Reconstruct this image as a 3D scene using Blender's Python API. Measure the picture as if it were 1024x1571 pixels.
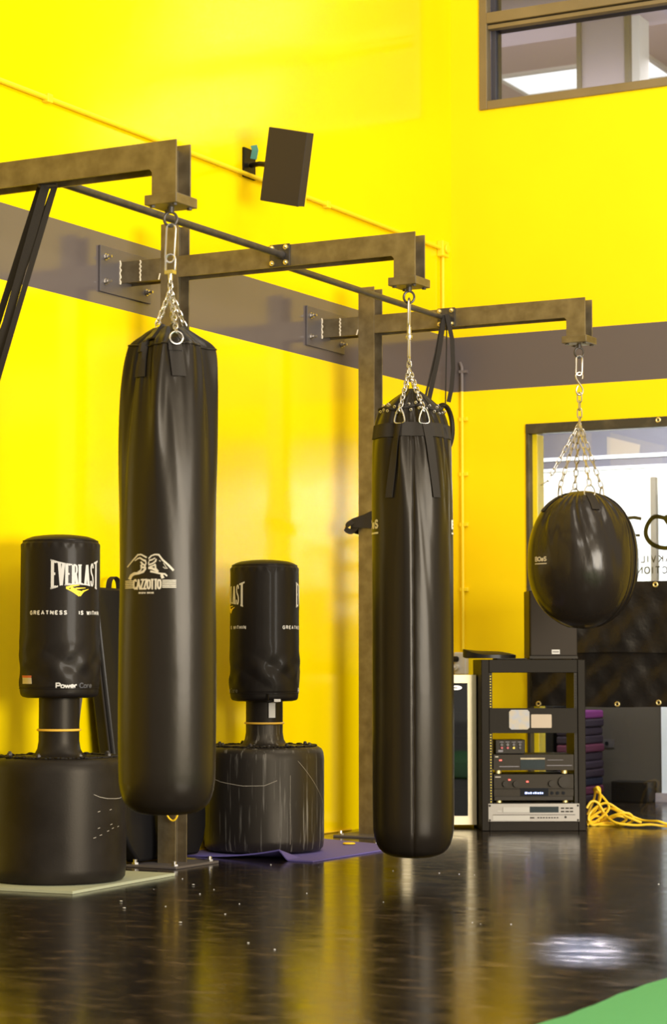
import bpy, bmesh, math, random
from math import sin, cos, pi, exp, sqrt, atan2, radians
from mathutils import Vector, Matrix, Quaternion
random.seed(7)
for o in list(bpy.data.objects): bpy.data.objects.remove(o)
S = bpy.context.scene
C = S.collection

# ------------------------------------------------------------ camera
FPX, YAW, PITCH = 3373.13, .4988, .0691
CAM = Vector((6.0, 0.0, .95))
cd = bpy.data.cameras.new('camera'); cam = bpy.data.objects.new('camera', cd); C.objects.link(cam)
cam.location = CAM
cam.rotation_euler = (pi/2 + PITCH, 0, YAW)
cd.sensor_fit = 'HORIZONTAL'; cd.sensor_width = 24; cd.lens = FPX*24/1024
cd.clip_end = 200
cd.dof.use_dof = True; cd.dof.focus_distance = 10.2; cd.dof.aperture_fstop = 4.0
S.camera = cam
RT = Vector((cos(YAW), sin(YAW), 0))
FW = Vector((-sin(YAW)*cos(PITCH), cos(YAW)*cos(PITCH), sin(PITCH)))
UP = RT.cross(FW)
def atz(x, y, z):
    "point on the level z seen at photo pixel x, y"
    d = FW + RT*((x-512)/FPX) - UP*((y-785.5)/FPX)
    return CAM + d*((z-CAM.z)/d.z)
def at(x, y, Y):
    "point on the plane Y seen at photo pixel x, y"
    d = FW + RT*((x-512)/FPX) - UP*((y-785.5)/FPX)
    return CAM + d*((Y-CAM.y)/d.y)

# ------------------------------------------------------------ world, lamps, exposure
vs = S.view_settings
vs.view_transform = 'Standard'; vs.look = 'None'; vs.gamma = 1; vs.use_curve_mapping = False
vs.exposure = 0.03
w = bpy.data.worlds.new('world'); S.world = w; w.use_nodes = True
w.node_tree.nodes['Background'].inputs[0].default_value = (1, .93, .80, 1)
w.node_tree.nodes['Background'].inputs[1].default_value = .86
def area(name, loc, target, sx, sy, power, col):
    l = bpy.data.lights.new(name, 'AREA'); l.shape = 'RECTANGLE'; l.size = sx; l.size_y = sy
    l.energy = power; l.color = col
    o = bpy.data.objects.new(name, l); C.objects.link(o); o.location = loc
    o.rotation_euler = (Vector(target)-Vector(loc)).to_track_quat('-Z', 'Y').to_euler()
    return o
area('ceiling_lamp_near', (5.2, 7.4, 6.2), (0, 9.9, .3), 1.2, 3.0, 80, (1, .95, .87))
area('front_fill_light', (6.6, 1.5, 5.6), (.8, 10.5, 1.2), 2.2, 1.4, 170, (1, .95, .87))  # added fill from behind the camera, evens out the frontal light
area('ceiling_lamp_far', (3.6, 9.6, 6.3), (1.0, 11.8, 1.4), 1.2, 3.0, 70, (1, .95, .87))
area('side_window_fill', (9.0, 4.6, 1.7), (.3, 10.6, .5), 4.2, 2.2, 900, (1, .97, .91))  # unseen fill added low on the window side to lift the lower walls
area('neighbour_room_lamp', (1.3, 13.5, 2.55), (1.2, 14.56, 1.75), 2.8, .3, 80, (.97, .98, 1))
pl_ = bpy.data.lights.new('floor_pool_light', 'AREA'); pl_.shape = 'ELLIPSE'; pl_.size = .12; pl_.size_y = .75; pl_.energy = 55; pl_.color = (.38, .55, 1); pl_.spread = radians(3)
plo = bpy.data.objects.new('floor_pool_light', pl_); C.objects.link(plo); plo.location = (3.20, 6.90, 6.2); plo.rotation_euler = (0, 0, radians(22))  # unseen overhead light, added to make the pale pool on the floor

# ------------------------------------------------------------ materials
def mat(name, col, rough=.5, metal=0, spec=.5, coat=0, noise=None, bump=None, emit=None, es=0, aniso_scale=None):
    m = bpy.data.materials.new(name); m.use_nodes = True
    nt = m.node_tree; b = nt.nodes['Principled BSDF']
    b.inputs['Base Color'].default_value = (*col, 1); b.inputs['Roughness'].default_value = rough
    b.inputs['Metallic'].default_value = metal; b.inputs['Specular IOR Level'].default_value = spec
    b.inputs['Coat Weight'].default_value = coat; b.inputs['Coat Roughness'].default_value = .15
    tc = nt.nodes.new('ShaderNodeTexCoord'); mp = nt.nodes.new('ShaderNodeMapping')
    nt.links.new(tc.outputs['Object'], mp.inputs[0])
    if aniso_scale: mp.inputs['Scale'].default_value = aniso_scale
    if noise:                      # (scale, colour2, lo, hi)
        n = nt.nodes.new('ShaderNodeTexNoise'); n.inputs['Scale'].default_value = noise[0]; n.inputs['Detail'].default_value = 6
        r = nt.nodes.new('ShaderNodeValToRGB')
        r.color_ramp.elements[0].position = noise[2]; r.color_ramp.elements[1].position = noise[3]
        r.color_ramp.elements[0].color = (*col, 1); r.color_ramp.elements[1].color = (*noise[1], 1)
        nt.links.new(mp.outputs[0], n.inputs['Vector']); nt.links.new(n.outputs['Fac'], r.inputs[0])
        nt.links.new(r.outputs[0], b.inputs['Base Color'])
    if bump:                       # (scale, strength, distance)
        n = nt.nodes.new('ShaderNodeTexNoise'); n.inputs['Scale'].default_value = bump[0]; n.inputs['Detail'].default_value = 4
        bp = nt.nodes.new('ShaderNodeBump'); bp.inputs['Strength'].default_value = bump[1]; bp.inputs['Distance'].default_value = bump[2]
        nt.links.new(mp.outputs[0], n.inputs['Vector']); nt.links.new(n.outputs['Fac'], bp.inputs['Height'])
        nt.links.new(bp.outputs[0], b.inputs['Normal'])
    if emit:
        b.inputs['Emission Color'].default_value = (*emit, 1); b.inputs['Emission Strength'].default_value = es
    return m
M = {}
YEL = (.93, .665, .001)
def wall_paint(name, rough):
    m = mat(name, YEL, rough, bump=(9, .08, .004)); nt = m.node_tree; b = nt.nodes['Principled BSDF']
    g = nt.nodes.new('ShaderNodeNewGeometry'); s = nt.nodes.new('ShaderNodeSeparateXYZ')
    nt.links.new(g.outputs['Position'], s.inputs[0])
    a = nt.nodes.new('ShaderNodeMath'); a.operation = 'GREATER_THAN'; a.inputs[1].default_value = 2.677
    c = nt.nodes.new('ShaderNodeMath'); c.operation = 'LESS_THAN'; c.inputs[1].default_value = 3.027
    k = nt.nodes.new('ShaderNodeMath'); k.operation = 'MULTIPLY'
    nt.links.new(s.outputs['Z'], a.inputs[0]); nt.links.new(s.outputs['Z'], c.inputs[0])
    nt.links.new(a.outputs[0], k.inputs[0]); nt.links.new(c.outputs[0], k.inputs[1])
    x = nt.nodes.new('ShaderNodeMix'); x.data_type = 'RGBA'
    n = nt.nodes.new('ShaderNodeTexNoise'); n.inputs['Scale'].default_value = 1.3; n.inputs['Detail'].default_value = 3
    r = nt.nodes.new('ShaderNodeValToRGB'); r.color_ramp.elements[0].position = .35; r.color_ramp.elements[1].position = .7
    r.color_ramp.elements[0].color = (.93, .65, .0005, 1); r.color_ramp.elements[1].color = (.94, .68, .0005, 1)
    nt.links.new(g.outputs['Position'], n.inputs['Vector']); nt.links.new(n.outputs['Fac'], r.inputs[0])
    nt.links.new(k.outputs[0], x.inputs['Factor']); nt.links.new(r.outputs[0], x.inputs['A'])
    x.inputs['B'].default_value = (.115, .09, .082, 1)
    nt.links.new(x.outputs['Result'], b.inputs['Base Color'])
    return m
M['wall_left'] = wall_paint('yellow_satin_paint_with_grey_band', .13)
M['wall_back'] = wall_paint('yellow_paint_with_grey_band', .6)
M['wall_back'].node_tree.nodes['Principled BSDF'].inputs['Specular IOR Level'].default_value = .2
M['yellow'] = mat('yellow_painted_conduit', (.93, .67, .01), .45)
M['greypaint'] = mat('grey_painted_conduit', (.16, .125, .11), .4)
M['steel'] = mat('raw_brown_steel', (.15, .115, .065), .42, .7, noise=(14, (.25, .2, .12), .35, .75), bump=(60, .15, .002))
M['steel_dark'] = mat('dark_steel', (.06, .05, .042), .45, .6, noise=(20, (.095, .08, .068), .4, .7))
M['plate'] = mat('grey_wall_plate', (.13, .11, .105), .45, .4)
M['zinc'] = mat('zinc_plated_steel', (.55, .51, .46), .33, 1)
M['brass'] = mat('brass_bolt', (.85, .68, .3), .3, .9)
M['weld'] = mat('pale_weld', (.65, .55, .4), .6, .3)
def vinyl(name, col, rough, bs, bstr, scale, coat=.06):
    return mat(name, col, rough, bump=(bs, bstr, .012), coat=coat, aniso_scale=scale)
M['vinyl'] = vinyl('black_vinyl', (.011, .0083, .006), .34, 7, .22, (1, 1, .45))
M['vinyl_glossy'] = vinyl('glossy_black_vinyl', (.016, .012, .009), .27, 10, .55, (1, 1, .4), .22)
M['hood'] = vinyl('black_nylon_hood', (.009, .007, .0065), .48, 9, .25, (1, 1, 1), .05)
M['pad'] = vinyl('black_pad_vinyl', (.007, .0065, .007), .5, 5, .1, (1, 1, 1), .1)
M['webbing'] = mat('dark_webbing', (.011, .009, .009), .8, bump=(300, .4, .002))
M['plastic'] = mat('matt_black_plastic', (.010, .0078, .0065), .42, bump=(120, .15, .002), noise=(5, (.019, .0155, .013), .4, .7))
M['plastic'].node_tree.nodes['Principled BSDF'].inputs['Specular IOR Level'].default_value = .22
for k_ in ('vinyl', 'hood', 'pad', 'vinyl_glossy'): M[k_].node_tree.nodes['Principled BSDF'].inputs['Specular IOR Level'].default_value = .19
def scratched():
    m = mat('scratched_black_plastic', (.014, .011, .009), .42); nt = m.node_tree; b = nt.nodes['Principled BSDF']
    tc = nt.nodes.new('ShaderNodeTexCoord'); mp = nt.nodes.new('ShaderNodeMapping'); mp.inputs['Scale'].default_value = (60, 60, 3.2)
    n = nt.nodes.new('ShaderNodeTexNoise'); n.inputs['Scale'].default_value = 1; n.inputs['Detail'].default_value = 6
    r = nt.nodes.new('ShaderNodeValToRGB'); r.color_ramp.elements[0].position = .57; r.color_ramp.elements[1].position = .76
    r.color_ramp.elements[0].color = (.014, .0115, .010, 1); r.color_ramp.elements[1].color = (.20, .18, .15, 1)
    nt.links.new(tc.outputs['Object'], mp.inputs[0]); nt.links.new(mp.outputs[0], n.inputs['Vector'])
    nt.links.new(n.outputs['Fac'], r.inputs[0]); nt.links.new(r.outputs[0], b.inputs['Base Color'])
    return m
M['plastic_scratched'] = scratched()
M['white_print'] = mat('white_print', (.62, .57, .5), .6)
M['cream_print'] = mat('cream_print', (.55, .47, .35), .6)
M['yellow_print'] = mat('yellow_print', (.95, .66, .02), .6)
M['dark_print'] = mat('dark_grey_print', (.06, .055, .055), .5)
M['orange_band'] = mat('orange_yellow_band', (.8, .45, .05), .4)
M['red'] = mat('red_print', (.55, .12, .06), .6)
M['black'] = mat('black_painted_metal', (.008, .0065, .006), .45, spec=.25)
M['rack'] = mat('textured_black_rack', (.007, .0055, .0045), .5, spec=.18, bump=(250, .2, .002))
M['blackhole'] = mat('unlit_black', (.006, .006, .007), .6, spec=.15)
M['stainless'] = mat('brushed_stainless', (.50, .41, .25), .3, .9, bump=(200, .05, .001))
M['silver'] = mat('silver_faceplate', (.33, .285, .225), .45, .2)
M['silver2'] = mat('pale_silver', (.43, .385, .31), .45, .1)
M['display'] = mat('dark_green_display', (.006, .012, .008), .3, spec=.12)
M['amp'] = mat('anthracite_faceplate', (.020, .0155, .011), .45, 0, .2)
M['led_red'] = mat('red_indicator', (.6, .02, .02), .4, emit=(1, .08, .05), es=3)
M['led_yel'] = mat('yellow_knob', (.9, .65, .03), .4)
M['led_blue'] = mat('blue_display_digits', (.2, .3, .9), .4, emit=(.45, .55, 1), es=2.5)
M['label'] = mat('pale_label', (.55, .43, .30), .7)
M['label_worn'] = mat('worn_white_label', (.45, .44, .45), .7, noise=(30, (.55, .46, .33), .4, .6))
M['red_knob'] = mat('red_knob', (.5, .05, .04), .4)
M['white_plastic'] = mat('white_plastic', (.6, .55, .47), .45)
M['cable'] = mat('yellow_cable', (.95, .58, .02), .4)
M['purple'] = mat('purple_foam', (.13, .10, .31), .7, bump=(200, .2, .002))
M['board'] = mat('pale_green_board', (.38, .38, .24), .7)
M['green'] = mat('green_turf', (.045, .21, .055), .9, noise=(350, (.065, .28, .08), .35, .7), bump=(400, .6, .004))
M['tarp'] = mat('black_tarpaulin', (.012, .0098, .0085), .42, spec=.3, bump=(7, .6, .02))
M['speaker_cloth'] = mat('dark_speaker_grille', (.024, .018, .015), .7, bump=(700, .4, .001))
M['frame_bronze'] = mat('bronze_window_frame', (.20, .15, .08), .45, .4, noise=(3, (.25, .19, .105), .3, .7))
M['frame_dark'] = mat('dark_window_frame', (.07, .06, .045), .4, .5, noise=(7, (.13, .11, .075), .5, .72), bump=(12, .3, .006))
M['frame_black'] = mat('dark_gasket', (.05, .045, .055), .5)
M['lobby_grey'] = mat('grey_lobby_wall', (.075, .06, .045), .6)
M['lobby_white'] = mat('white_lobby_wall', (.86, .86, .82), .6)
M['lobby_upper'] = mat('mauve_grey_panel', (.13, .118, .145), .6)
M['beige'] = mat('beige_wall_and_reflection', (.26, .21, .175), .6)
M['trim_white'] = mat('white_trim', (.85, .88, .95), .5)
M['ceil_pink'] = mat('pinkish_ceiling', (.62, .5, .5), .7)
M['ceil_mauve'] = mat('mauve_soffit', (.42, .36, .4), .7)
M['pillar'] = mat('grey_column', (.40, .34, .37), .7)
M['pillar_dark'] = mat('taupe_edge', (.18, .15, .11), .7)
M['lampface'] = mat('ceiling_light_diffuser', (.9, .9, .95), .5, emit=(.95, .97, 1), es=1.15)
M['teal'] = mat('teal_tag', (.06, .25, .2), .5)
M['mat_purple'] = mat('magenta_foam', (.18, .022, .16), .6)
M['mat_plum'] = mat('dark_plum_foam', (.025, .012, .026), .6)
M['mat_navy'] = mat('navy_foam', (.014, .014, .038), .6)
M['mat_rose'] = mat('rose_foam', (.11, .018, .05), .6)
M['ink'] = mat('dark_lettering', (.02, .017, .008), .5)
M['debris'] = mat('white_crumbs', (.7, .66, .6), .8)
def glass(name, tint, mixf):
    m = bpy.data.materials.new(name); m.use_nodes = True; nt = m.node_tree
    for n in list(nt.nodes): nt.nodes.remove(n)
    out = nt.nodes.new('ShaderNodeOutputMaterial'); t = nt.nodes.new('ShaderNodeBsdfTransparent'); t.inputs[0].default_value = (*tint, 1)
    g = nt.nodes.new('ShaderNodeBsdfGlossy'); g.inputs['Roughness'].default_value = .02
    f = nt.nodes.new('ShaderNodeFresnel'); f.inputs[0].default_value = 1.45
    mm = nt.nodes.new('ShaderNodeMath'); mm.operation = 'MULTIPLY'; mm.inputs[1].default_value = mixf
    x = nt.nodes.new('ShaderNodeMixShader')
    nt.links.new(f.outputs[0], mm.inputs[0]); nt.links.new(mm.outputs[0], x.inputs[0])
    nt.links.new(t.outputs[0], x.inputs[1]); nt.links.new(g.outputs[0], x.inputs[2]); nt.links.new(x.outputs[0], out.inputs[0])
    return m
M['glass'] = glass('window_glass', (.93, .95, .95), 1)
M['glass_dark'] = glass('smoked_glass', (.25, .24, .22), 1.6)
def floor_mat():
    m = bpy.data.materials.new('dark_sealed_rubber_floor'); m.use_nodes = True; nt = m.node_tree; b = nt.nodes['Principled BSDF']
    g = nt.nodes.new('ShaderNodeNewGeometry'); mp = nt.nodes.new('ShaderNodeMapping'); mp.inputs['Scale'].default_value = (1.0, 1.9, 1)
    mp.inputs['Rotation'].default_value = (0, 0, radians(-50))
    nt.links.new(g.outputs['Position'], mp.inputs[0])
    n = nt.nodes.new('ShaderNodeTexNoise'); n.inputs['Scale'].default_value = 7; n.inputs['Detail'].default_value = 8; n.inputs['Roughness'].default_value = .62
    n.inputs['Distortion'].default_value = .8
    nt.links.new(mp.outputs[0], n.inputs['Vector'])
    r = nt.nodes.new('ShaderNodeValToRGB'); e = r.color_ramp.elements
    e[0].position = .36; e[0].color = (.006, .0045, .0034, 1); e[1].position = .74; e[1].color = (.095, .06, .036, 1)
    k = e.new(.55); k.color = (.016, .0108, .007, 1)
    nt.links.new(n.outputs['Fac'], r.inputs[0]); nt.links.new(r.outputs[0], b.inputs['Base Color'])
    rr = nt.nodes.new('ShaderNodeMapRange'); rr.inputs['From Min'].default_value = .35; rr.inputs['From Max'].default_value = .7
    rr.inputs['To Min'].default_value = .13; rr.inputs['To Max'].default_value = .22
    nt.links.new(n.outputs['Fac'], rr.inputs['Value']); nt.links.new(rr.outputs[0], b.inputs['Roughness'])
    bp = nt.nodes.new('ShaderNodeBump'); bp.inputs['Strength'].default_value = .035; bp.inputs['Distance'].default_value = .01
    nt.links.new(n.outputs['Fac'], bp.inputs['Height']); nt.links.new(bp.outputs[0], b.inputs['Normal'])
    b.inputs['Specular IOR Level'].default_value = .38
    return m
M['floor'] = floor_mat()
for k_ in ('vinyl', 'vinyl_glossy', 'hood', 'plastic', 'plastic_scratched', 'rack', 'amp', 'pad', 'webbing', 'black', 'speaker_cloth', 'tarp'):
    M[k_].node_tree.nodes['Principled BSDF'].inputs['Specular Tint'].default_value = (1, .84, .62, 1)

# ------------------------------------------------------------ mesh collector
class MB:
    def __init__(s): s.v = []; s.f = []
    def add(s, vs, fs):
        n = len(s.v); s.v += [tuple(v) for v in vs]; s.f += [tuple(i+n for i in f) for f in fs]; return s
    def box(s, x0, x1, y0, y1, z0, z1, T=None):
        vs = [Vector((x, y, z)) for x in (x0, x1) for y in (y0, y1) for z in (z0, z1)]
        if T: vs = [T @ v for v in vs]
        return s.add(vs, [(0,1,3,2),(4,6,7,5),(0,4,5,1),(2,3,7,6),(0,2,6,4),(1,5,7,3)])
    def tube(s, pts, r, seg=8, closed=False):
        pts = [Vector(p) for p in pts]; n = len(pts)
        if n < 2: return s
        def tan(i):
            a = pts[(i-1) % n] if closed or i > 0 else pts[0]; b = pts[(i+1) % n] if closed or i < n-1 else pts[-1]
            return (b-a).normalized()
        t = tan(0); ref = Vector((0,0,1)) if abs(t.z) < .9 else Vector((1,0,0))
        nrm = (ref - t*ref.dot(t)).normalized(); rings = []
        for i in range(n):
            t = tan(i); nrm = (nrm - t*nrm.dot(t)).normalized(); bi = t.cross(nrm)
            rr = r[i] if isinstance(r, (list, tuple)) else r
            rings.append([pts[i] + (nrm*cos(2*pi*k/seg)+bi*sin(2*pi*k/seg))*rr for k in range(seg)])
        vs = [v for q in rings for v in q]; fs = []
        for i in range(n if closed else n-1):
            j = (i+1) % n
            for k in range(seg):
                l = (k+1) % seg; fs.append((i*seg+k, i*seg+l, j*seg+l, j*seg+k))
        if not closed: fs += [tuple(reversed(range(seg))), tuple((n-1)*seg+k for k in range(seg))]
        return s.add(vs, fs)
    def cyl(s, p, q, r, seg=24): return s.tube([p, q], r, seg)
    def lathe(s, prof, c=(0,0,0), seg=64, fn=None):
        vs = []; fs = []
        for (r, z) in prof:
            for k in range(seg):
                a = 2*pi*k/seg; rr = r*(fn(a, z) if fn else 1)
                vs.append((c[0]+rr*cos(a), c[1]+rr*sin(a), c[2]+z))
        n = len(prof)
        for i in range(n-1):
            for k in range(seg):
                l = (k+1) % seg; fs.append((i*seg+k, i*seg+l, (i+1)*seg+l, (i+1)*seg+k))
        fs += [tuple(reversed(range(seg))), tuple((n-1)*seg+k for k in range(seg))]
        return s.add(vs, fs)
    def sphere(s, c, r, seg=12, sc=(1,1,1)):
        prof = [(max(1e-4, r*sin(pi*i/8)), -r*cos(pi*i/8)) for i in range(9)]
        vs = []; fs = []
        for (q, z) in prof:
            for k in range(seg): vs.append((c[0]+q*cos(2*pi*k/seg)*sc[0], c[1]+q*sin(2*pi*k/seg)*sc[1], c[2]+z*sc[2]))
        for i in range(8):
            for k in range(seg): fs.append((i*seg+k, i*seg+(k+1) % seg, (i+1)*seg+(k+1) % seg, (i+1)*seg+k))
        return s.add(vs, fs)
    def build(s, name, m, parent=None, smooth=False, bevel=0, origin=None, seg=2):
        me = bpy.data.meshes.new(name)
        o = Vector(origin) if origin is not None else Vector((0,0,0))
        me.from_pydata([tuple(Vector(v)-o) for v in s.v], [], s.f); me.update()
        bm = bmesh.new(); bm.from_mesh(me); bmesh.ops.recalc_face_normals(bm, faces=bm.faces); bm.to_mesh(me); bm.free()
        ob = bpy.data.objects.new(name, me); C.objects.link(ob); ob.location = o
        me.materials.append(M[m])
        if smooth:
            me.polygons.foreach_set('use_smooth', [True]*len(me.polygons))
            try: me.set_sharp_from_angle(angle=radians(38))
            except Exception: pass
        if bevel:
            b = ob.modifiers.new('bevel', 'BEVEL'); b.width = bevel; b.segments = seg; b.limit_method = 'ANGLE'; b.angle_limit = radians(40)
        if parent is not None:
            ob.parent = parent
            top = parent; off = Vector((0,0,0)); rot = Matrix.Identity(4)
            mw = world_of(parent); ob.matrix_local = mw.inverted() @ Matrix.Translation(o)
        return ob
def world_of(o):
    m = o.matrix_basis.copy()
    # matrix_basis from loc/rot
    m = Matrix.LocRotScale(o.location, o.rotation_euler, o.scale)
    return (world_of(o.parent) @ m) if o.parent else m
def empty(name, loc=(0,0,0), rz=0):
    o = bpy.data.objects.new(name, None); C.objects.link(o); o.location = loc; o.rotation_euler = (0,0,rz); o.empty_display_size = .05
    return o
def tag(o, label=None, cat=None, group=None, kind=None):
    if label: o['label'] = label
    if cat: o['category'] = cat
    if group: o['group'] = group
    if kind: o['kind'] = kind
    return o
def struct(name, mb, m, parent=None, **k):
    o = mb.build(name, m, parent, **k)
    if parent is None: o['kind'] = 'structure'
    return o
def children(o, allo): return [c for c in allo if c.parent == o]
def copy_tree(o, parent=None):
    allo = list(C.objects)
    def rec(x, par):
        c = x.copy(); C.objects.link(c); c.parent = par
        for ch in children(x, allo): rec(ch, c)
        return c
    return rec(o, parent)
def spline(pts, n=8, closed=False):
    pts = [Vector(p) for p in pts]; N = len(pts); out = []
    rng = range(N if closed else N-1)
    for i in rng:
        g = lambda k: pts[k % N] if closed else pts[max(0, min(N-1, k))]
        p0, p1, p2, p3 = g(i-1), g(i), g(i+1), g(i+2)
        for k in range(n):
            t = k/n
            out.append(.5*((2*p1)+(p2-p0)*t+(2*p0-5*p1+4*p2-p3)*t*t+(3*p1-p0-3*p2+p3)*t**3))
    if not closed: out.append(pts[-1])
    return out
def ribbon(mb, pts, wdir, width, th):
    "flat band of some thickness following pts; wdir = width direction"
    pts = [Vector(p) for p in pts]; W = Vector(wdir).normalized(); n = len(pts); vs = []; fs = []
    for i in range(n):
        a = pts[max(0, i-1)]; b = pts[min(n-1, i+1)]; t = (b-a).normalized(); w_ = (W - t*W.dot(t)).normalized(); q = t.cross(w_).normalized()
        for (sx, sy) in ((-1,-1),(1,-1),(1,1),(-1,1)): vs.append(pts[i]+w_*sx*width/2+q*sy*th/2)
    for i in range(n-1):
        for k in range(4): fs.append((i*4+k, i*4+(k+1) % 4, (i+1)*4+(k+1) % 4, (i+1)*4+k))
    fs += [(3,2,1,0), tuple((n-1)*4+k for k in range(4))]
    mb.add(vs, fs)

# ------------------------------------------------------------ lettering: glyphs drawn as strokes
G = {
 'A': (.62, [[(0,0),(.31,1),(.62,0)], [(.12,.34),(.5,.34)]]),
 'B': (.55, [[(0,0),(0,1),(.4,1),(.5,.85),(.5,.65),(.4,.53),(0,.53)], [(.4,.53),(.55,.4),(.55,.14),(.42,0),(0,0)]]),
 'C': (.55, [[(.55,.78),(.45,.96),(.28,1),(.08,.9),(0,.65),(0,.35),(.08,.1),(.28,0),(.45,.04),(.55,.22)]]),
 'D': (.58, [[(0,0),(0,1),(.3,1),(.52,.85),(.58,.5),(.52,.15),(.3,0),(0,0)]]),
 'E': (.5, [[(0,0),(0,1)], [(0,1),(.5,1)], [(0,.52),(.4,.52)], [(0,0),(.5,0)]]),
 'G': (.58, [[(.55,.8),(.45,.96),(.28,1),(.08,.9),(0,.65),(0,.35),(.08,.1),(.28,0),(.5,.05),(.56,.2),(.56,.45),(.33,.45)]]),
 'H': (.55, [[(0,0),(0,1)], [(.55,0),(.55,1)], [(0,.52),(.55,.52)]]),
 'I': (.12, [[(.06,0),(.06,1)]]),
 'K': (.55, [[(0,0),(0,1)], [(.53,1),(.02,.45)], [(.16,.6),(.55,0)]]),
 'L': (.48, [[(0,1),(0,0)], [(0,0),(.48,0)]]),
 'M': (.7, [[(0,0),(0,1),(.35,.3),(.7,1),(.7,0)]]),
 'N': (.58, [[(0,0),(0,1),(.58,0),(.58,1)]]),
 'O': (.6, [[(.3,1),(.08,.9),(0,.65),(0,.35),(.08,.1),(.3,0),(.52,.1),(.6,.35),(.6,.65),(.52,.9),(.3,1)]]),
 'P': (.52, [[(0,0),(0,1),(.4,1),(.52,.87),(.52,.62),(.4,.48),(0,.48)]]),
 'R': (.55, [[(0,0),(0,1),(.4,1),(.52,.87),(.52,.66),(.4,.54),(0,.54)], [(.3,.54),(.56,0)]]),
 'S': (.52, [[(.5,.8),(.42,.96),(.26,1),(.08,.94),(.02,.76),(.1,.6),(.42,.42),(.5,.24),(.42,.05),(.25,0),(.08,.04),(0,.22)]]),
 'T': (.56, [[(.28,0),(.28,1)], [(0,1),(.56,1)]]),
 'V': (.6, [[(0,1),(.3,0),(.6,1)]]),
 'W': (.85, [[(0,1),(.2,0),(.42,.8),(.64,0),(.85,1)]]),
 'Z': (.52, [[(0,1),(.52,1),(0,0),(.52,0)]]),
 'o': (.45, [[(.22,.66),(.05,.58),(0,.33),(.05,.08),(.22,0),(.4,.08),(.45,.33),(.4,.58),(.22,.66)]]),
 'w': (.62, [[(0,.66),(.14,0),(.31,.55),(.48,0),(.62,.66)]]),
 'e': (.45, [[(0,.34),(.44,.34),(.4,.58),(.22,.66),(.05,.56),(0,.33),(.06,.08),(.24,0),(.42,.1)]]),
 'r': (.3, [[(0,0),(0,.66)], [(0,.45),(.1,.62),(.3,.66)]]),
 ' ': (.3, []),
}
def strokes_quads(mb, pts, wd, fmap, step=.06, wd2=None):
    "thick polyline in (u,v) mapped through fmap(u,v)->3D"
    n = len(pts); L = sum(math.dist(pts[i], pts[i+1]) for i in range(n-1)) or 1; acc = 0
    for i in range(n-1):
        (x0, y0), (x1, y1) = pts[i], pts[i+1]; d = math.dist(pts[i], pts[i+1])
        if d < 1e-6: continue
        tx, ty = (x1-x0)/d, (y1-y0)/d; ex = wd*.32 if 0 < i else 0; ex2 = wd*.32 if i < n-2 else 0
        k = max(1, int(d/step)); nx, ny = -ty, tx; vs = []; fs = []
        for j in range(k+1):
            s = -ex + (d+ex+ex2)*j/k; f = (acc + max(0, min(d, s)))/L
            ww = wd if wd2 is None else wd+(wd2-wd)*f
            for q in (-1, 0, 1): vs.append(fmap(x0+tx*s+nx*ww/2*q, y0+ty*s+ny*ww/2*q))
        for j in range(k):
            for q in (0, 1): fs.append((j*3+q, j*3+q+1, (j+1)*3+q+1, (j+1)*3+q))
        mb.add(vs, fs); acc += d
def text(mb, s, fmap, h, wd=.14, gap=.16, cond=1., serif=0, align=0, step=.08):
    "fmap takes metres (x to the reader's right, y up), text starts at 0"
    tot = sum(G[c][0]*cond for c in s) + gap*(len(s)-1); x = -tot*align
    for c in s:
        gw, st = G[c]
        for p in st:
            q = [(x+a*cond, b) for a, b in p]
            q = [(a, wd*.5+b*(1-wd)) for a, b in q]
            strokes_quads(mb, q, wd, lambda u, v: fmap(u*h, v*h), step)
            if serif:
                for (a, b), (c2, d2) in ((p[0], p[1]), (p[-1], p[-2])):
                    if b in (0, 1) and abs(b-d2) > .5:
                        strokes_quads(mb, [(x+a*cond-serif, .04 if b == 0 else .96), (x+a*cond+serif, .04 if b == 0 else .96)], .08, lambda u, v: fmap(u*h, v*h), step)
        x += gw*cond+gap
    return tot*h

# ------------------------------------------------------------ the room
W = 12.593
struct('floor', MB().box(-.5, 14, -8, W+.15, -.1, 0), 'floor')
struct('wall_left', MB().box(-.15, 0, -8, W+.15, 0, 6.2), 'wall_left')
mb = MB()
wy0, wy1 = W, W+.15
GX0, GX1, GZ1 = .514, 2.75, 2.447      # lower interior window
UX0, UX1, UZ0, UZ1 = .207, 2.9, 4.475, 5.95
mb.box(0, GX0, wy0, wy1, 0, UZ0); mb.box(GX0, GX1, wy0, wy1, GZ1, UZ0); mb.box(GX1, 12, wy0, wy1, 0, UZ0)
mb.box(0, UX0, wy0, wy1, UZ0, 6.2); mb.box(UX1, 12, wy0, wy1, UZ0, 6.2); mb.box(UX0, UX1, wy0, wy1, UZ1, 6.2)
struct('wall_back', mb, 'wall_back')
# upper window
wf = struct('window_1', MB().box(UX0+.05, UX1-.05, W+.07, W+.078, UZ0+.05, UZ1-.05), 'glass')
fr = MB(); fr.box(UX0, UX0+.055, W-.015, W+.05, UZ0, UZ1); fr.box(UX1-.055, UX1, W-.015, W+.05, UZ0, UZ1)
fr.box(UX0+.055, UX1-.055, W-.015, W+.05, UZ0, UZ0+.055); fr.box(UX0+.055, UX1-.055, W-.015, W+.05, UZ1-.06, UZ1)
fr.box(UX0+.055, UX1-.055, W-.02, W+.05, 5.03, 5.10); fr.box(UX0+.055, UX1-.055, W-.005, W+.05, 4.995, 5.022)
fr.build('window_frame', 'frame_bronze', wf, bevel=.004)
MB().box(UX0+.055, UX0+.085, W+.05, W+.15, UZ0+.05, UZ1-.06).box(UX0+.085, UX1-.06, W+.05, W+.15, 5.0, 5.06).build('gasket', 'frame_black', wf)
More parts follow.
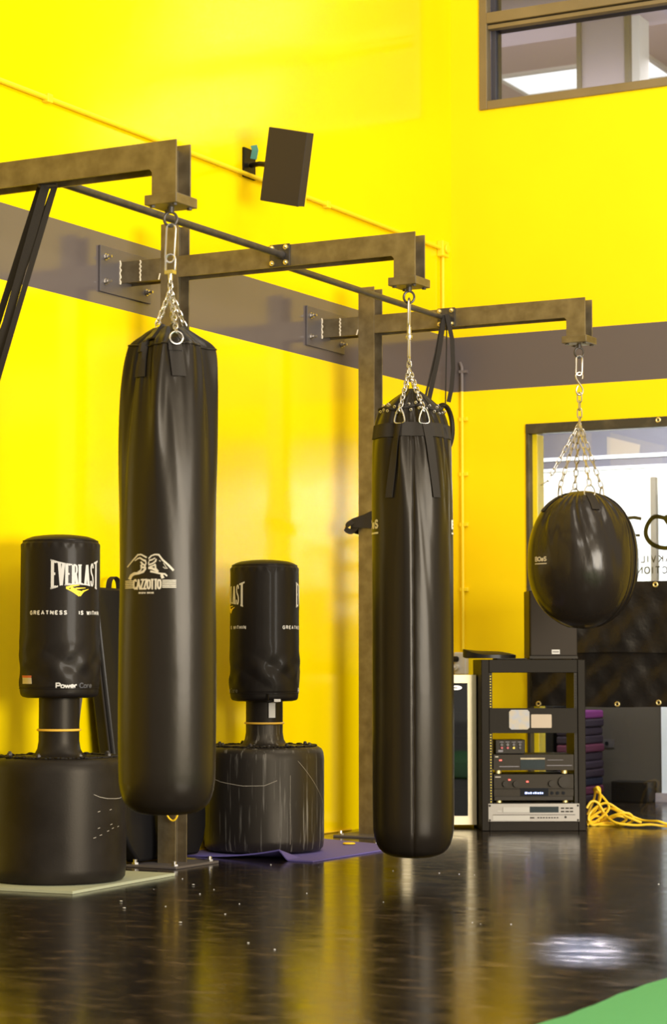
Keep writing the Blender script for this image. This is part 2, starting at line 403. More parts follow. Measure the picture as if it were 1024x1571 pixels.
# the room behind the upper window
struct('floor_upper_room', MB().box(-4, 6, W+.16, 24, 4.2, 4.3), 'pillar')
ZS, ZC = 5.77, 6.35
struct('ceiling_upper_room', MB().box(-8, 6, 15.5, 26, ZC, ZC+.1), 'ceil_pink')
struct('trim_1', MB().box(-4, 6, W+.16, 15.5, ZS, ZC+.1), 'ceil_mauve')
p0 = at(893, 60, 15.0); p1 = at(960, 60, 15.0)
struct('wall_column_upper', MB().box(p0.x, p1.x, 15.0, 15.04, 4.3, ZS), 'pillar')
struct('trim_2', MB().box(p0.x-.035, p0.x, 14.98, 15.04, 4.3, ZS).box(p1.x, p1.x+.035, 14.98, 15.04, 4.3, ZS), 'pillar_dark')
p2 = at(972, 60, 15.3); p3 = at(989, 60, 15.3)
struct('trim_3', MB().box(p2.x, p3.x, 15.2, 15.4, 4.3, ZS), 'lobby_white')
struct('wall_upper_room_far', MB().box(-8, 6, 26, 26.1, 4.3, ZC+.1), 'beige')
q0 = atz(770, 120, ZC-.02); q1 = atz(805, 145, ZC-.02)
t = empty('ceiling_light', (q0.x+.7, q0.y, ZC-.02))
x0, x1, y0, y1 = q0.x, q0.x+1.4, q0.y, q1.y
MB().box(x0, x1, y0, y1, ZC-.02, ZC-.01).build('diffuser', 'lampface', t)
MB().box(x0-.05, x0, y0-.05, y1+.05, ZC-.03, ZC).box(x1, x1+.05, y0-.05, y1+.05, ZC-.03, ZC).box(x0, x1, y0-.05, y0, ZC-.03, ZC).box(x0, x1, y1, y1+.05, ZC-.03, ZC).build('trim', 'lobby_white', t)
tag(t, 'bright white recessed ceiling light seen through the high window', 'ceiling light')
area('upper_room_lamp', (.6, 16.4, 5.4), (.2, 16.4, 4), 2.0, 2.0, 30, (1, .93, .95))
area('upper_room_uplight', (-.6, 16.0, 4.5), (-.6, 17.0, 6), 3.0, 3.0, 34, (1, .94, .95))

# lower interior window on to the neighbouring room
wg = struct('window_2', MB().box(GX0+.03, GX1-.03, W+.055, W+.063, .03, GZ1-.06), 'glass')
fr = MB(); fr.box(GX0, GX0+.022, W-.012, W+.06, 0, GZ1-.062); fr.box(GX1-.03, GX1, W-.012, W+.06, 0, GZ1-.062)
fr.box(GX0, GX1, W-.014, W+.06, GZ1-.062, GZ1)
fr.build('window_frame', 'frame_dark', wg, bevel=.003)
MB().box(GX0+.022, GX0+.052, W+.045, W+.15, 0, GZ1-.062).build('window_reveal', 'yellow', wg)
gr = MB()
def torus(mb, c, R_, r_, ax='y', seg=16, sg=8, sc=(1,1)):
    pts = []
    for k in range(seg):
        a = 2*pi*k/seg
        d = {'y': Vector((cos(a)*R_*sc[0], 0, sin(a)*R_*sc[1])), 'x': Vector((0, cos(a)*R_*sc[0], sin(a)*R_*sc[1])), 'z': Vector((cos(a)*R_, sin(a)*R_, 0))}[ax]
        pts.append(Vector(c)+d)
    mb.tube(pts, r_, sg, True)
g_ = MB(); torus(g_, (1.391, W-.016, 2.425), .012, .006); g_.build('grommet', 'brass', wg, smooth=True)
# lettering on the far face of the glass, reading from the other side
wordm = MB()
def gm(xc, z0): return lambda u, v: Vector((xc-u, W+.068, z0+v))
f1 = lambda u, v: Vector((u, W+.068, v))
o_pts = [(1.395,1.835),(1.33,1.845),(1.285,1.80),(1.272,1.74),(1.30,1.69),(1.355,1.66),(1.42,1.655),(1.45,1.69),(1.44,1.76),(1.395,1.835)]
o_pts = [(p.x, p.y) for p in spline([(a, b, 0) for a, b in o_pts], 5)]
strokes_quads(wordm, o_pts, .026, f1, .03)
strokes_quads(wordm, [(1.395,1.85),(1.425,1.80),(1.46,1.74),(1.49,1.69)], .028, f1, .03)
strokes_quads(wordm, [(1.245,1.835),(1.20,1.845),(1.10,1.84)], .02, f1, .03)
strokes_quads(wordm, [(1.235,1.735),(1.19,1.735),(1.12,1.74)], .016, f1, .03)
text(wordm, 'O', gm(1.12, 1.36), .38, .14, cond=.9)
text(wordm, 'B', gm(.87, 1.36), .42, .12)
text(wordm, 'OAKVILLE', gm(1.478, 1.566), .046, .15, gap=.42, cond=1.05)
text(wordm, 'ICTION', gm(1.428, 1.497), .046, .15, gap=.36, cond=1.1)
wordm.build('lettering', 'ink', wg)
tag(wg, 'floor-standing interior window with dark frame and reversed lettering')
# the neighbouring room
FY = 14.56
struct('floor_neighbour', MB().box(-2.5, 4, W+.151, FY+.1, -.1, 0), 'floor')
struct('wall_neighbour_lower', MB().box(-2.5, 4, FY, FY+.1, 0, 1.3), 'lobby_grey')
struct('wall_neighbour_upper', MB().box(-2.5, 4, FY, FY+.1, 1.3, 2.33), 'lobby_white')
struct('trim_4', MB().box(-2.5, 4, FY-.03, FY, 2.325, 2.345).box(-2.5, 4, FY-.03, FY, 2.40, 2.425), 'trim_white')
struct('wall_neighbour_band', MB().box(-2.5, 4, FY, FY+.1, 2.33, 3.1), 'lobby_upper')
struct('reflection_patch', MB().add([(.28, FY-.004, 2.43), (.52, FY-.004, 2.43), (.53, FY-.004, 2.49), (.28, FY-.004, 2.56), (.28, FY, 2.43), (.52, FY, 2.43), (.53, FY, 2.49), (.28, FY, 2.56)], [(0,1,2,3), (4,7,6,5), (0,4,5,1), (1,5,6,2), (2,6,7,3), (3,7,4,0)]), 'beige')  # flat patch whose beige stands in for a reflection on the upper wall
struct('ceiling_neighbour', MB().box(-2.5, 4, W+.151, FY+.1, 3.1, 3.2), 'lobby_white')
struct('wall_neighbour_side', MB().box(-2.6, -2.5, W+.151, FY+.1, 0, 3.2), 'lobby_white')
struct('trim_6', MB().box(.618, .655, FY-.05, FY, 1.2, 2.255), 'pillar_dark')
struct('door_1', MB().box(.67, 1.5, FY-.02, FY, .06, 2.15), 'trim_white')
struct('baseboard_neighbour', MB().box(.62, 1.6, FY-.05, FY-.02, 0, .06), 'pillar')
o = MB().box(.2115, .313, FY-.008, FY, .366, .425).build('cover', 'plate'); o.name = 'wall_socket'
tag(o, 'small grey socket plate on the grey wall behind the glass', 'wall socket')
MB().cyl((.262, FY-.008, .395), (.262, FY-.016, .395), .013, 16).build('socket_hole', 'blackhole', o)
o = MB().box(.365, .633, FY-.2, FY-.02, 0, .142).build('black_box', 'black', bevel=.006); tag(o, 'low black box on the floor behind the glass', 'box')
cols = ['mat_purple', 'mat_plum', 'mat_plum', 'mat_plum', 'mat_rose', 'mat_plum', 'mat_plum', 'mat_plum', 'mat_navy', 'mat_rose', 'mat_plum']
nm = len(cols)
q0 = at(830, 1140, 14.3); q1 = at(868, 1140, 14.3)
o = MB().box(q0.x, q1.x, 14.1, 14.45, 0, .66).build('navy_cabinet', 'pad', bevel=.01); tag(o, 'dark navy block standing behind the glass left of the foam mats', 'cabinet')
desc = {0: 'bright magenta foam mat, topmost of the stack behind the glass', 4: 'rose foam mat, halfway up the stack behind the glass', 8: 'navy foam mat low in the stack behind the glass', 9: 'rose foam mat near the bottom of the stack behind the glass'}
ords = ['top', 'second', 'third', 'fourth', 'fifth', 'sixth', 'seventh', 'eighth', 'ninth', 'tenth', 'eleventh']
for i, cc in enumerate(cols):
    z1 = .632-i*.0575
    o = MB().box(.13, .300+.006*sin(i*2.1), 13.95, 14.4, z1-.0560, z1).build('foam_mat', cc, bevel=.014, seg=3)
    tag(o, desc.get(i, 'dark plum foam mat, %s from the top of the stack behind the glass' % ords[i]), 'foam mat', 'foam mats stacked behind the glass')

# ------------------------------------------------------------ conduit and small wall fittings
def along(*pts): return [Vector(p) for p in pts]
t = empty('wall_conduit', (.03, 5, 3.573))
MB().tube(along((.02, -1, 3.573), (.02, 12.39, 3.573)), .0125, 10).build('pipe', 'yellow', t, smooth=True)
MB().box(0, .045, 12.38, 12.47, 3.52, 3.62).cyl((.045, 12.425, 3.57), (.06, 12.425, 3.57), .03, 16).build('junction_box', 'yellow', t, bevel=.006)
MB().tube(along((.02, 12.425, 3.52), (.02, 12.425, 3.03)), .011, 10).build('drop_pipe', 'yellow', t, smooth=True)
for y in (6.9, 8.2, 9.4, 10.9): MB().box(0, .036, y-.02, y+.02, 3.553, 3.593).build('saddle_clip', 'yellow', t, bevel=.003)
tag(t, 'thin yellow conduit running high along the left wall to a corner box', 'conduit')
t = empty('corner_conduit', (.075, W-.015, 1.05))
MB().tube(along((.078, W-.014, 1.04), (.078, W-.014, 2.677)), .011, 10).build('pipe', 'yellow', t, smooth=True)
o = MB().tube(along((.078, W-.014, 2.677), (.078, W-.014, 2.83), (.07, W-.012, 2.85), (.06, W-.004, 2.862)), .011, 10).box(.06, .115, W-.024, W, 2.795, 2.812).build('painted_pipe_end', 'greypaint', t, smooth=True); o['label'] = 'grey painted upper end of the conduit'
for z in (2.50, 2.15, 1.83, 1.42):
    MB().box(.058, .116, W-.022, W, z-.012, z+.012).build('saddle_clip', 'yellow', t, bevel=.004)
tag(t, 'thin vertical conduit running down the back wall beside the corner', 'conduit')
t = empty('power_outlet', (.067, W, .95))
MB().box(.026, .112, W-.045, W, .885, 1.025).build('outlet_box', 'white_plastic', t, bevel=.008)
pl = MB().cyl((.05, W-.045, .982), (.035, W-.085, .982), .018, 16).build('black_plug', 'black', t, smooth=True)
MB().cyl((.05, W-.045, .93), (.05, W-.08, .93), .019, 16).build('white_plug', 'white_plastic', t, smooth=True)
MB().tube(spline([(.05, W-.08, .93), (.045, W-.12, .92), (.05, W-.14, .88), (.06, W-.15, .8), (.06, W-.1, .6)]), .009, 8).build('power_cord', 'white_plastic', t, smooth=True)
tag(t, 'white surface power outlet with plugs on back wall above the wine cooler', 'power outlet')

# ------------------------------------------------------------ welded steel bag frames
FR_Y = (6.819, 8.817, 10.853)
def make_frame():
    t = empty('steel_bag_frame', (.30, 0, 0)); d = .105; th = .007
    ym = d/2
    # wall plate
    pl = MB().box(.001, .013, ym-.222, ym+.222, 2.738, 2.962).build('wall_plate', 'plate', t, bevel=.002)
    for (y, z) in ((ym-.18, 2.91), (ym-.18, 2.79), (ym+.18, 2.91), (ym+.18, 2.79)):
        MB().cyl((.013, y, z), (.017, y, z), .017, 16).cyl((.017, y, z), (.03, y, z), .013, 6).cyl((.03, y, z), (.05, y, z), .007, 10).build('anchor_bolt', 'zinc', pl)
    # post: two flanges and a web
    x0, x1 = .247, .347
    p = MB().box(x0, x1, 0, th, .01, 3.068).box(x0, x1, d-th, d, .01, 3.068).box((x0+x1)/2-.003, (x0+x1)/2+.003, th, d-th, .01, 3.068)
    p.build('post', 'steel', t, bevel=.0015)
    st = MB().box(.013, x0, 0, th, 2.80, 2.905).box(.013, x0, d-th, d, 2.80, 2.905).box(.013, x0, th, d-th, 2.81, 2.816).box(.013, x0, th, d-th, 2.889, 2.895)
    st.build('wall_stub', 'steel', t, bevel=.0015)
    wl = MB(); wl.tube(spline([(.013+.004*sin(k*2.4), -.002, 2.795+k*.0115) for k in range(11)], 3), .006, 6)
    wl.build('weld_bead', 'weld', t, smooth=True); wl = MB()
    wl.tube(spline([(.13+.003*sin(k*2.9), -.001, 2.802+k*.0101) for k in range(11)], 3), .0045, 6)
    wl.build('weld_bead', 'weld', t, smooth=True); wl = MB()
    wl.tube([(.236, -.001, 2.80), (.244, -.001, 2.83)], .004, 6)
    wl.build('weld_bead', 'weld', t, smooth=True)
    a = MB(); xe = 1.617; xi = 1.508; zt, zb, zd = 2.905, 2.803, 2.70
    for y in (0, d-th):
        prof = [(x1, zb), (xi-.012, zb), (xi, zb-.012), (xi, zd), (xe, zd), (xe, zt), (x1, zt)]
        vs = [(px, y, pz) for px, pz in prof] + [(px, y+th, pz) for px, pz in prof]; n = len(prof)
        a.add(vs, [tuple(range(n)), tuple(reversed(range(n, 2*n)))] + [(i, (i+1) % n, n+(i+1) % n, n+i) for i in range(n)])
    a.box(x1, xe-.05, th, d-th, 2.851, 2.857); a.box((xi+xe)/2-.003, (xi+xe)/2+.003, th, d-th, zd, zt-.02)
    a.build('arm', 'steel', t, bevel=.0012)
    ep = MB().box(1.49, 1.632, -.022, d+.022, 2.662, 2.700).build('end_plate', 'steel', t, bevel=.003)
    for (x, y) in ((1.512, .0), (1.61, .0), (1.512, d), (1.61, d)):
        MB().cyl((x, y, 2.655), (x, y, 2.662), .011, 6).build('plate_bolt', 'steel_dark', ep)
    ey = MB(); ey.cyl((1.56, ym, 2.64), (1.56, ym, 2.664), .013, 12)
    pts = [Vector((1.56+.024*cos(a_)*.878, ym+.024*cos(a_)*.479, 2.616+.027*sin(a_))) for a_ in [2*pi*k/20 for k in range(20)]]
    ey.tube(pts, .0055, 8, True)
    ey.build('eyebolt', 'steel_dark', t, smooth=True)
    fp = MB().box(.16, .44, ym-.19, ym+.19, 0.0005, .012).build('foot_plate', 'plate', t, bevel=.002)
    for (x, y) in ((.19, ym-.155), (.41, ym-.155), (.41, ym+.155), (.19, ym+.155)):
        MB().cyl((x, y, .012), (x, y, .02), .017, 6).cyl((x, y, .02), (x, y, .034), .010, 10).build('floor_bolt', 'zinc', fp)
    cxp = .912
    cp = MB().box(cxp-.052, cxp+.055, -.008, -.001, 2.803, 2.909).build('bar_plate', 'steel_dark', t, bevel=.002)
    for (x, z) in ((cxp-.036, 2.892), (cxp+.038, 2.892), (cxp-.036, 2.82), (cxp+.038, 2.82)):
        MB().cyl((x, -.008, z), (x, -.018, z), .012, 12).sphere((x, -.018, z), .009).build('bolt', 'brass', cp, smooth=True)
    return t
fr0 = make_frame()
labels = ['brown steel frame whose arm carries the nearest long punching bag',
          'brown steel frame with post behind the nearest bag, carrying the middle long bag',
          'farthest brown steel frame, its arm carrying the round wrecking ball bag']
frames = [fr0, copy_tree(fr0), copy_tree(fr0)]
for o, y, l in zip(frames, FR_Y, labels):
    o.location.y = y; tag(o, l, 'steel frame', 'steel frames for hanging the bags')
# plate on the farthest frame sits nearer its post
for c in list(C.objects):
    if c.parent == frames[2] and c.name.startswith('bar_plate'): c.location.x -= .115
cp_ = [c for c in C.objects if c.parent == frames[0] and c.name.startswith('bar_plate')][0]
for k in [k for k in C.objects if k.parent == cp_]: bpy.data.objects.remove(k)
bpy.data.objects.remove(cp_)
b = MB().tube([(.93, 6.93, 2.855), (.93, 8.806, 2.855)], .0165, 16).sphere((.925, 8.80, 2.857), .022).build('pull_up_bar', 'steel_dark', smooth=True)
tag(b, 'round dark pull-up bar from the nearest frame to the middle frame', 'pull-up bar', 'pull-up bars between the frames')
b = MB().tube([(.885, 8.925, 2.825), (.788, 10.842, 2.853)], .0165, 16).sphere((.789, 10.836, 2.853), .022).build('pull_up_bar', 'steel_dark', smooth=True)
tag(b, 'round dark pull-up bar from the middle frame to the farthest frame', 'pull-up bar', 'pull-up bars between the frames')

# ------------------------------------------------------------ chain pieces
def link(mb, c, t, side, L, wd, r):
    "one stadium shaped link centred at c, long axis t, width axis side"
    t = Vector(t).normalized(); side = Vector(side); side = (side - t*side.dot(t)).normalized(); pts = []
    h = L/2-wd/2
    for k in range(7): a = pi*k/6; pts.append(Vector(c)+t*(h+sin(a)*wd/2)+side*cos(a)*wd/2)
    for k in range(7): a = pi+pi*k/6; pts.append(Vector(c)+t*(-h+sin(a)*wd/2)+side*cos(a)*wd/2)
    mb.tube(pts, r, 6, True)
def chain(mb, a, b, L=.034, wd=.018, r=.0028, phase=0):
    a, b = Vector(a), Vector(b); d = b-a; n = max(1, round(d.length/(L-2*r*1.6))); t = d.normalized()
    s1 = RT - t*RT.dot(t); s1.normalize(); s2 = t.cross(s1)
    for i in range(n):
        c = a+d*((i+.5)/n); ang = radians(25 if (i+phase) % 2 else 115)
        link(mb, c, t, s1*cos(ang)+s2*sin(ang), d.length/n+2*r*1.6, wd, r)
def toc(x, y):
    v = Vector((CAM.x-x, CAM.y-y, 0)).normalized(); return v
class Surf:
    "round body about a vertical axis; view angle 0 faces the photographer, positive to his right"
    def __init__(s, x, y, R):
        s.c = Vector((x, y, 0)); s.R = R; s.f = toc(x, y); s.r = Vector((-s.f.y, s.f.x, 0))
    def p(s, deg, z, off=0):
        a = radians(deg); r = s.R(deg, z)+off
        return s.c + (s.f*cos(a)+s.r*sin(a))*r + Vector((0,0,z))
    def mesh(s, zs, seg=180):
        mb = MB(); vs = []; fs = []
        for z in zs:
            for k in range(seg): vs.append(s.p(360*k/seg, z))
        n = len(zs)
        for i in range(n-1):
            for k in range(seg): l = (k+1) % seg; fs.append((i*seg+k, i*seg+l, (i+1)*seg+l, (i+1)*seg+k))
        fs += [tuple(range(seg)), tuple((n-1)*seg+k for k in range(seg))]
        return mb.add(vs, fs)
def lerp_tab(tab, z):
    if z <= tab[0][0]: return tab[0][1]
    for (a, ra), (b, rb) in zip(tab, tab[1:]):
        if z <= b:
            t = (z-a)/(b-a); return ra+(rb-ra)*t
    return tab[-1][1]
def smooth_tab(tab, n=6):
    p = spline([(a, r, 0) for a, r in tab], n); return [(q.x, q.y) for q in p]
def dense(z0, z1, n): return [z0+(z1-z0)*i/n for i in range(n+1)]
class Folds:
    "soft creases running down from the gathered top"
    def __init__(s, seed, n, wlo, whi, llo, lhi, amp, drift=14):
        q = random.Random(seed)
        s.f = [(q.uniform(0, 360), q.uniform(wlo, whi), q.uniform(llo, lhi), q.choice((-1, 1, -1))*q.uniform(.4, 1)*amp, q.uniform(-drift, drift)) for _ in range(n)]
    def __call__(s, deg, d):
        v = 0
        for a, w_, l, A, dr in s.f:
            q = (deg-a-dr*d*3+180) % 360-180
            ww = w_*(1+1.2*d)
            if abs(q) < 3*ww: v += A*exp(-(q/ww)**2)*exp(-(d/l)**1.4)
        return v
def fold(deg, seedv, n1, n2):
    a = radians(deg)
    return .6*abs(sin(n1*a*.5+seedv))**1.5*1.4 - .6 + .35*sin(n2*a+seedv*2) + .2*sin((n2*1.7//1+2)*a+1.3*seedv)
def strap(mb, sf, deg, z0, z1, width, off=.004, tilt=0, th=.004):
    n = 14; vs = []; fs = []
    for i in range(n+1):
        z = z0+(z1-z0)*i/n; dg = deg+tilt*(i/n)
        r = sf.R(dg, z); dw = math.degrees(width/2/r)
        for k in range(5):
            q = dg-dw+2*dw*k/4; vs.append(sf.p(q, z, off)); 
        for k in range(5):
            q = dg-dw+2*dw*k/4; vs.append(sf.p(q, z, off+th))
    for i in range(n):
        b0, b1 = i*10, (i+1)*10
        for k in range(4):
            fs.append((b0+k, b0+k+1, b1+k+1, b1+k)); fs.append((b0+5+k, b1+5+k, b1+6+k, b0+6+k))
        fs.append((b0, b1, b1+5, b0+5)); fs.append((b0+4, b0+9, b1+9, b1+4))
    fs.append((0,1,2,3,4,9,8,7,6,5)); e = n*10; fs.append((e,e+1,e+2,e+3,e+4,e+9,e+8,e+7,e+6,e+5))
    mb.add(vs, fs)

# ------------------------------------------------------------ nearest long bag
BX = 1.560
def near_bag():
    x, y = BX, FR_Y[0]+.0525
    x -= .004
    tab = smooth_tab([(.397,.03),(.400,.085),(.412,.125),(.44,.158),(.49,.176),(.56,.182),(.8,.1845),(1.05,.1835),(1.25,.1805),(1.45,.181),(1.65,.1805),(1.80,.176),(1.95,.166),(2.05,.155),(2.10,.147),(2.13,.140)])
    tops = [(2.130,.140),(2.145,.131),(2.158,.117),(2.172,.098),(2.188,.080),(2.203,.056)]
    FO = Folds(5, 60, 2.5, 8, .10, .55, .014)
    full = tab + tops[1:]
    straps_ = [10, -48, 106, 164, 226]
    def R(deg, z):
        r = lerp_tab(full, z)*.985; d = max(0, 2.13-z)
        k = 1 if z < 2.13 else max(.35, 1-(z-2.13)/.09)
        pinch = 0
        for sd in straps_:
            q = (deg-sd+180) % 360-180
            pinch += .006*exp(-(q/8)**2)*exp(-d/.15) - .013*exp(-((abs(q)-15)/6)**2)*exp(-d/.16)
        return max(.01, r + k*(FO(deg, d) if d < 1.2 else 0) + k*pinch)
    sf = Surf(x, y, R)
    t = empty('heavy_bag', (x, y, .397))
    zs = [.397,.3985,.402,.408,.416,.428,.44,.46,.49,.52] + dense(.56, 1.7, 36) + dense(1.71, 2.13, 60) + [2.136,2.142,2.148,2.154,2.160,2.166,2.172,2.178,2.184,2.19,2.196,2.203]
    body = sf.mesh(zs, 216).build('bag_body', 'vinyl', t, smooth=True)
    # raised ears of cloth at the chains and the piped rim
    rim = MB(); rim.tube([sf.p(k*3, 2.128+.006*sin(radians(k*3*3)), .001) for k in range(120)], .0045, 6, True); rim.build('rim_piping', 'vinyl', body, smooth=True)
    for sd in (-30, 16, 100, 170, 230):
        e = MB(); vs = []; 
        for (r_, z_, w_) in ((.128, 2.155, .06), (.10, 2.178, .048), (.075, 2.198, .034), (.056, 2.216, .018)):
            a = radians(sd); d_ = sf.f*cos(a)+sf.r*sin(a); n_ = sf.r*cos(a)-sf.f*sin(a); c_ = sf.c+d_*r_
            for q in (-1, -.5, 0, .5, 1): vs.append(c_+n_*w_*q-d_*abs(q)*.02+Vector((0,0,z_-abs(q)**1.5*.018)))
        n = len(vs); vs2 = [v-Vector((0,0,.006)) for v in vs]
        fs = [(i*5+k, i*5+k+1, i*5+k+6, i*5+k+5) for i in range(3) for k in range(4)]
        fs += [tuple(n+j for j in reversed(f)) for f in fs]
        bd = [0,1,2,3,4,9,14,19,18,17,16,15,10,5]
        fs += [(bd[i], n+bd[i], n+bd[(i+1) % 14], bd[(i+1) % 14]) for i in range(14)]
        e.add(vs+vs2, fs); e.build('gathered_cloth', 'vinyl', body, smooth=True)
    for sd in straps_:
        m_ = MB(); strap(m_, sf, sd, 2.118, 2.005, .054, .003, tilt=4); o = m_.build('strap', 'webbing', t, smooth=True)
        m_ = MB(); strap(m_, sf, sd-1, 2.135, 2.10, .048, .008); m_.build('strap_loop', 'webbing', o, smooth=True)
        a = radians(sd); n_ = (sf.r*cos(a)-sf.f*sin(a)); d_ = sf.f*cos(a)+sf.r*sin(a)
        if sd == 10:
            c = sf.p(sd, 2.146, .022); m_ = MB()
            m_.tube([c+n_*.024*cos(2*pi*k/20)+Vector((0,0,.023*sin(2*pi*k/20))) for k in range(20)], .0036, 8, True); m_.build('ring', 'zinc', o, smooth=True)
            e_ = c+Vector((0,0,.02))
        else: e_ = sf.c+d_*.062+Vector((0,0,2.212))
        m_ = MB(); chain(m_, (BX, y, 2.345), e_, .030, .017, .0024, 1); m_.build('chain', 'zinc', t, smooth=True)
    m_ = MB(); link(m_, (BX, y, 2.525), (0.05,0,1), RT, .145, .034, .0042); m_.build('carabiner', 'zinc', t, smooth=True)
    m_ = MB(); link(m_, (BX, y, 2.445), (0,0,1), RT, .075, .036, .0045); m_.box(BX-.018, BX+.018, y-.013, y+.013, 2.408, 2.422); m_.cyl((BX, y, 2.385), (BX, y, 2.41), .009, 12)
    m_.build('swivel', 'zinc', t, smooth=True)
    m_ = MB(); chain(m_, (BX, y, 2.395), (BX, y, 2.335), .030, .017, .0028); m_.build('upper_chain', 'zinc', t, smooth=True)
    # logo: two fists over a striped name panel
    s0 = .0002613; za = 2.66-(885-318.6)/409.4
    def fm(u, v):
        o_ = max(-.97, min(.97, (180+u*.1074-257.5)/74.5)); return sf.p(math.degrees(math.asin(o_)), za-(v-380)*s0, .0014)
    lg = MB()
    def st(pts, wd, wd2=None): strokes_quads(lg, pts, wd, fm, 18, wd2)
    st([(145,275),(230,180),(300,108),(345,104),(425,148)], 16, 20)
    st([(255,190),(300,160),(330,150),(380,185),(412,195)], 12, 26)
    st([(340,205),(365,235),(410,262)], 24); st([(350,245),(352,285),(400,285)], 26); st([(405,180),(415,225),(400,270),(415,300)], 16)
    st([(352,280),(345,320),(300,350)], 16); st([(410,300),(375,345),(310,365),(245,370),(205,395),(180,448)], 26, 46)
    st([(450,165),(490,125),(540,108),(595,112),(650,185),(720,248),(800,330)], 16, 30)
    st([(455,190),(500,180),(545,155)], 22, 14); st([(450,250),(500,235),(548,205),(560,170)], 20); st([(455,205),(450,240)], 14)
    st([(470,275),(520,262),(548,240)], 18); st([(448,290),(500,300),(540,320),(590,345)], 34, 30); st([(475,340),(540,355),(610,372),(680,380),(712,408)], 26, 20)
    st([(640,375),(640,405),(655,440)], 34, 44); st([(655,280),(680,300),(720,300)], 8); st([(600,190),(620,205)], 10); st([(660,225),(700,290)], 8)
    st([(545,250),(550,300),(580,335)], 22)
    for k in range(5): yy = 470+k*24; st([(115,yy),(243,yy)], 13)
    for k in range(5): yy = 467+k*24; st([(643,yy),(838,yy)], 13)
    hh = 148
    def fm2(u, v): return fm(243+u, 593-v)
    wsum = sum(G[c][0] for c in 'CAZZOTTO'); cw = .70; gap = .035
    cond = (398/hh-gap*7)/wsum*.97
    text(lg, 'CAZZOTTO', fm2, hh, .15, gap=.075, cond=cond*.86, serif=.07, step=.12)
    for i, ww in enumerate((22,14,20,16,24,0,20,18,12,20,18)):
        if ww: u0 = 318+i*19.5; st([(u0,628),(u0,650)], 7); st([(u0,640),(u0+ww*.6,640)], 20)
    lg.build('fist_logo', 'cream_print', body)
    return tag(t, 'long black heavy bag in front at left, with two-fists logo, on the nearest frame', 'punching bag')
near_bag()

